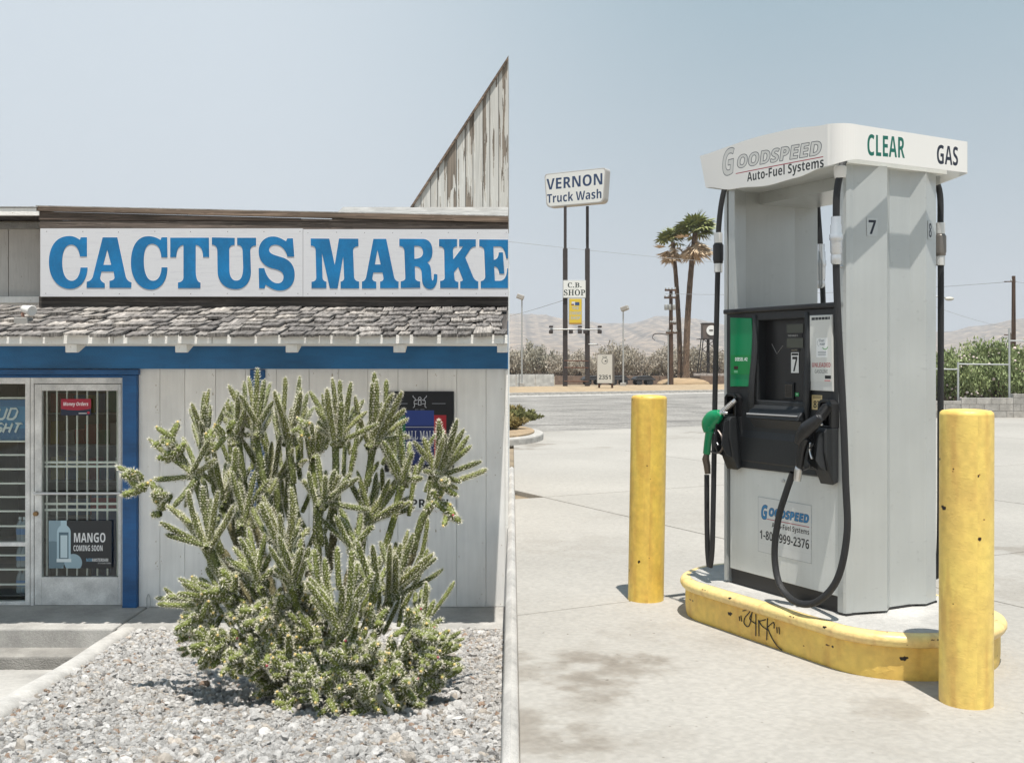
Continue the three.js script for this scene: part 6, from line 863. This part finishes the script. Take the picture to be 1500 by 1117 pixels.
{
  const dry = [1, 2, 3].map((k) => leafBlob(600 + k, 2600, 2.1, 3.6, 1.6, 0.24, 2.2, 44)), mDry = [[0.38, 0.34, 0.27], [0.34, 0.315, 0.245], [0.43, 0.38, 0.31]].map(([r, g, b]) => mat(lin(r, g, b), 0.95, { side: THREE.DoubleSide })), mTw = mat(lin(0.2, 0.155, 0.125), 0.95), R = rng(71);
  const where = (px) => (px < 830 ? 'left of the rusty sign posts' : px < 900 ? 'behind the rusty sign posts and number board' : px < 985 ? 'between number board and palm trunks' : px < 1070 ? 'behind the palms and lattice tower' : 'behind the fuel pump');
  const cnt = {}; for (let i = 0; i < 27; i++) { const D = 96 + (i % 3) * 9 + R() * 5, px = 750 + i * 12.7 + (R() - 0.5) * 6, p = at(px, 560, D), v = i % 3, s = 0.62 + R() * 0.62, o = group('dry_shrub', scene, p.x, -0.08, -D, R() * 6.3); o.scale.set(s, s * (0.72 + R() * 0.22), s); const w = where(px); cnt[w] = (cnt[w] ?? -1) + 1; tag(o, `${ORD[cnt[w]]} grey brown dry shrub from the left ${w}`, 'shrub', `dry shrubs ${w}`); mesh('foliage', dry[v][0], mDry[Math.floor(R() * 3)], o); mesh('twigs', dry[v][1], mTw, o); }
  const far = leafBlob(650, 900, 3, 2.2, 3, 0.4, 1, 16), inst = [], im = new THREE.InstancedMesh(far[0], mat(lin(0.4, 0.37, 0.3), 0.95, { side: THREE.DoubleSide }), 420), M = new THREE.Matrix4(), Q = new THREE.Quaternion(); for (let i = 0; i < 420; i++) { const d = 150 + Math.pow(R(), 1.6) * 420, px = 640 + R() * 1000, s = 0.5 + R() * 0.8; Q.setFromAxisAngle(V(0, 1, 0), R() * 6.3); M.compose(V((px - CX) / FOC * d, -0.1, -d), Q, V(s, s * (0.6 + R() * 0.5), s)); im.setMatrixAt(i, M); } im.name = 'far_scrub'; im.castShadow = im.receiveShadow = true; scene.add(im); stuff(im); tag(im, 'hazy low desert scrub covering the flats below the hills', 'scrub');
  // green oleander hedge on the right
  const ol = [1, 2, 3].map((k) => leafBlob(700 + k, 9500, 1.05, 1.75, 0.9, 0.1, 1.8, 60)), mOl = [[0.18, 0.22, 0.09], [0.22, 0.26, 0.11], [0.25, 0.28, 0.13]].map(([r, g, b]) => mat(lin(r * 1.2, g * 1.2, b * 1.2), 0.6, { side: THREE.DoubleSide })), mFl = mat(lin(0.72, 0.6, 0.55), 0.7, { side: THREE.DoubleSide });
  const spots = [[1372, 30.5, 0.9, 'hidden partly behind the right edge of the pump'], [1402, 30.6, 0.95, 'at the left end of the block wall, full of pale flowers'], [1432, 31.2, 1.0, 'below the speed sign, with pale flowers'], [1462, 30.8, 1.1, 'darker and taller, right of the speed sign'], [1494, 31.4, 1.1, 'at the right edge behind the fence post'], [1526, 31, 1.05, 'outside the right edge behind the block wall']];
  spots.forEach(([px, D, s, where2], i) => { const p = at(px, 590, D), o = group('oleander_bush', scene, p.x, 0.28, -D, i * 1.3); o.scale.setScalar(s); tag(o, `green oleander bush ${where2}`, 'bush', 'oleander hedge behind the block wall'); mesh('foliage', ol[i % 3][0], mOl[i % 3], o); mesh('stems', ol[i % 3][1], mTw, o); const RR = rng(800 + i), fl = []; const nf = i === 1 || i === 2 ? 110 : 36; for (let k = 0; k < nf; k++) { const a = RR() * 6.28, q = 0.6 + RR() * 0.42, e = RR(); const g = new THREE.IcosahedronGeometry(0.026 + RR() * 0.02, 0); g.translate(Math.cos(a) * 1.0 * q * (1 - e * 0.4), 0.15 + e * 1.35, Math.sin(a) * 0.9 * q * (1 - e * 0.4)); fl.push(g); } mesh('blossom', merge(fl), mFl, o); });
}
// ---------------------------------------------------------------- block wall, fence and signs on the right
{
  const D = 28.4, k = D / FOC, X = (p) => (p - CX) * k, mBl = [[0.5, 0.475, 0.44], [0.46, 0.44, 0.41], [0.54, 0.51, 0.47]].map(([r, g, b]) => mat(lin(r, g, b), 0.9, { map: rep(tBlotch, 1.5), bumpMap: rep(tGrain, 3), bumpScale: 0.006 })), mMort = mat(lin(0.3, 0.29, 0.27), 0.95);
  const o = group('block_wall', scene, X(1440), 0, -D); tag(o, 'low stepped wall of pale concrete blocks behind the near bollard', 'wall'); const L = (p) => X(p) - X(1440), bw = 0.405, bh = 0.18;
  const segs = [[1330, 1409, 2.55], [1409, 1485, 3.05], [1485, 1570, 3.6]];
  for (const [a, b, n] of segs) mesh('mortar', box(L(a), L(b), -0.1, n * bh - 0.012, -0.17, -0.012), mMort, o);
  for (let r = 0; r < 4; r++) for (const [a, b, n] of segs) { const y0 = r * bh, y1 = Math.min((r + 1) * bh, n * bh); if (y1 - y0 < 0.05) continue; let x = L(a) - (r % 2 ? bw / 2 : 0); while (x < L(b) - 0.02) { const x0 = Math.max(x, L(a)), x1 = Math.min(x + bw, L(b)); if (x1 - x0 > 0.06) mesh('block', box(x0 + 0.005, x1 - 0.005, y0 + 0.005, y1 - 0.005, -0.18, (hash2(Math.round(x * 50), r, 2)) * 0.004, { r: 0.006 }), mBl[Math.floor(hash2(Math.round(x * 50), r, 7) * 3)], o); x += bw; } }
  const fence = group('pipe_fence', scene, X(1440), 0, -D - 0.35); tag(fence, 'thin grey pipe fence frame with posts behind the block wall', 'fence'); const Y = (q) => EYE + (HY - q) * (D + 0.35) / FOC;
  for (const [p, q] of [[1412, 530], [1488, 481]]) { mesh('post', rod(V(L(p), -0.05, 0), V(L(p), Y(q), 0), 0.028), mGalv, fence); }
  mesh('rail', rod(V(L(1412), Y(533), 0), V(L(1488), Y(534), 0), 0.02), mGalv, fence); mesh('rail', rod(V(L(1372), Y(540), 0), V(L(1412), Y(541), 0), 0.02), mGalv, fence); mesh('rail', rod(V(L(1488), Y(499), 0), V(L(1560), Y(499.5), 0), 0.02), mGalv, fence); mesh('post', rod(V(L(1560), -0.05, 0), V(L(1560), Y(485), 0), 0.028), mGalv, fence);
  const D2 = 37, p2 = at(1444, 560, D2), s = group('speed_sign', scene, p2.x, -0.04, -D2); tag(s, 'white speed limit sign rising behind the oleander hedge', 'sign'); const Y2 = (q) => EYE + (HY - q) * D2 / FOC + 0.04, w = 11 * D2 / FOC; mesh('post', rod(V(0, -0.02, -0.03), V(0, Y2(518), -0.03), 0.03), mGalv, s); mesh('sign_plate', box(-w, w, Y2(514) - 0.66, Y2(514), -0.01, 0, { r: 0.004 }), mGalv, s); const g = plate(2 * w - 0.01, 0.65); g.translate(0, Y2(514) - 0.33, 0.004); mesh('sign_face', g, mat(lin(0.85, 0.85, 0.83), 0.5, { map: canvasTex(256, 320, (c) => { c.fillStyle = '#e6ece8'; c.fillRect(0, 0, 256, 320); c.strokeStyle = '#44564e'; c.lineWidth = 8; c.strokeRect(8, 8, 240, 304); c.fillStyle = '#3b4c46'; c.textAlign = 'center'; font(c, 'bold 74px sans-serif', 'SPEED', 128, 84, 0.92); font(c, 'bold 74px sans-serif', 'LIMIT', 128, 162, 0.92); font(c, 'bold 140px sans-serif', '35', 128, 288, 0.9); }) }), s);
  const D3 = 46, pole = group('utility_pole', scene, (1485.3 - CX) / FOC * D3, 0, -D3); tag(pole, 'plain dark wooden pole at the right edge above the hedge', 'utility pole'); const Y3 = (q) => EYE + (HY - q) * D3 / FOC; mesh('pole', rod(V(0, -0.05, 0), V(0.0, Y3(404), 0), 0.11, 0.075, 10), mWoodP, pole); mesh('insulator', lathe([[0.03, 0], [0.05, 0.06], [0, 0.12]], 8).translate(-0.1, Y3(412), 0), mGalv, pole); mesh('cross_pin', box(-0.4, 0.1, Y3(413), Y3(411.6), -0.03, 0.03), mWoodP, pole);
  const D4 = 95, p4 = group('utility_pole', scene, (1480.5 - CX) / FOC * D4, 0, -D4); tag(p4, 'small distant pole with orange crossarm just left of the dark pole', 'utility pole'); const Y4 = (q) => EYE + (HY - q) * D4 / FOC; mesh('pole', rod(V(0, -0.05, 0), V(0, Y4(487), 0), 0.09, 0.07), mWoodP, p4); mesh('crossarm', box(-0.55, 0.1, Y4(491), Y4(489.5), -0.05, 0.05), mWoodP, p4);
  const D5 = 44, l = group('street_light', scene, (1366 - CX) / FOC * D5, 0, -D5); tag(l, 'street light arm reaching out from behind the pump', 'street light'); const Y5 = (q) => EYE + (HY - q) * D5 / FOC, x5 = (p) => (p - 1366) / FOC * D5; mesh('pole', rod(V(0, -0.05, 0), V(0, Y5(434), 0), 0.07, 0.05), mGalv, l); mesh('arm', sweep([V(0, Y5(436), 0), V(x5(1376), Y5(434), 0), V(x5(1388), Y5(436.5), 0)], [0.03, 0.028, 0.026], 6, true, 10), mGalv, l); mesh('lamp_head', (() => { const q = new THREE.SphereGeometry(0.2, 12, 8); q.scale(1.0, 0.42, 0.5); q.translate(x5(1391), Y5(437.5), 0); return q; })(), mat(lin(0.55, 0.53, 0.46), 0.5), l);
}
// ---------------------------------------------------------------- wires
function wire(a, b, sag, label) { const pts = []; for (let i = 0; i <= 24; i++) { const t = i / 24, p = a.clone().lerp(b, t); p.y -= sag * 4 * t * (1 - t); pts.push(p); } const r = Math.max(0.008, a.distanceTo(camera.position) * 0.00017); const o = mesh('overhead_wire', sweep(pts, pts.map(() => r), 5, false), mat(lin(0.3, 0.31, 0.31), 0.6)); tag(o, label, 'wire'); }
wire(at(560, 331, 66), at(1110, 389, 66), 0.15, 'pale overhead wire crossing the sky behind the truck wash sign');
wire(at(560, 490, 80), at(830, 438, 64), 0.5, 'thin sagging wire left of the white serif board');
wire(at(975, 430, 68), at(1486, 412, 46), 0.25, 'thin wire running behind the pump to the dark wooden pole');
wire(at(1486, 412, 46), at(1620, 422, 40), 0.1, 'thin wire from the dark wooden pole out to the right');
wire(at(1300, 420, 60), at(1480, 480, 95), 0.3, 'thin slanting wire above the right hand hills');
// ---------------------------------------------------------------- planter at the lot entrance
{
  const o = group('planter_island', scene, 0, 0, 0); structure(o); const c = onGround(770, 642), pts = []; for (let i = 0; i <= 20; i++) { const a = -Math.PI / 2 + i / 20 * Math.PI; pts.push([c.x - 0.55 + Math.cos(a) * 0.9, -c.z + Math.sin(a) * 1.9]); } pts.push([c.x - 7, -c.z + 1.9 + 3], [c.x - 7, -c.z - 1.9 + 3 + 0.2]);
  const g = extrude(poly(pts.map(([x, d]) => [x, d])), 0.1, { bevel: 0.03 }); g.rotateX(-Math.PI / 2); g.translate(0, 0.0, 0); mesh('kerb', uvm(g), mPave, o);
  const g2 = extrude(poly(pts.map(([x, d]) => [lerp(x, c.x - 1.4, 0.1), lerp(d, -c.z + 0.4, 0.08)])), 0.03, { bevel: 0.01 }); g2.rotateX(-Math.PI / 2); g2.translate(0, 0.125, 0); mesh('soil', uvm(g2), mat(lin(0.58, 0.5, 0.4), 0.95, { map: rep(tSand, 1), bumpMap: rep(tSand, 1), bumpScale: 0.03 }), o);
  const sh = leafBlob(900, 2600, 0.55, 0.3, 0.5, 0.09, 1, 26), mS = mat(lin(0.16, 0.16, 0.055), 0.8, { side: THREE.DoubleSide }), mS2 = mat(lin(0.24, 0.19, 0.07), 0.85, { side: THREE.DoubleSide });
  [[762, 630, 1.0, 'right hand'], [744, 640, 0.9, 'near'], [735, 622, 1.1, 'far']].forEach(([px, py, s, n], i) => { const p = onGround(px, py), b = group('ground_shrub', scene, p.x, 0.14, p.z, i); b.scale.setScalar(s); tag(b, `low yellow green ground shrub, ${n} one on the kerbed planter`, 'shrub', 'low shrubs on the kerbed planter'); mesh('foliage', sh[0], i ? mS2 : mS, b); mesh('stems', sh[1], mat(lin(0.2, 0.14, 0.08), 0.9), b); });
}
renderer.render(scene, camera);
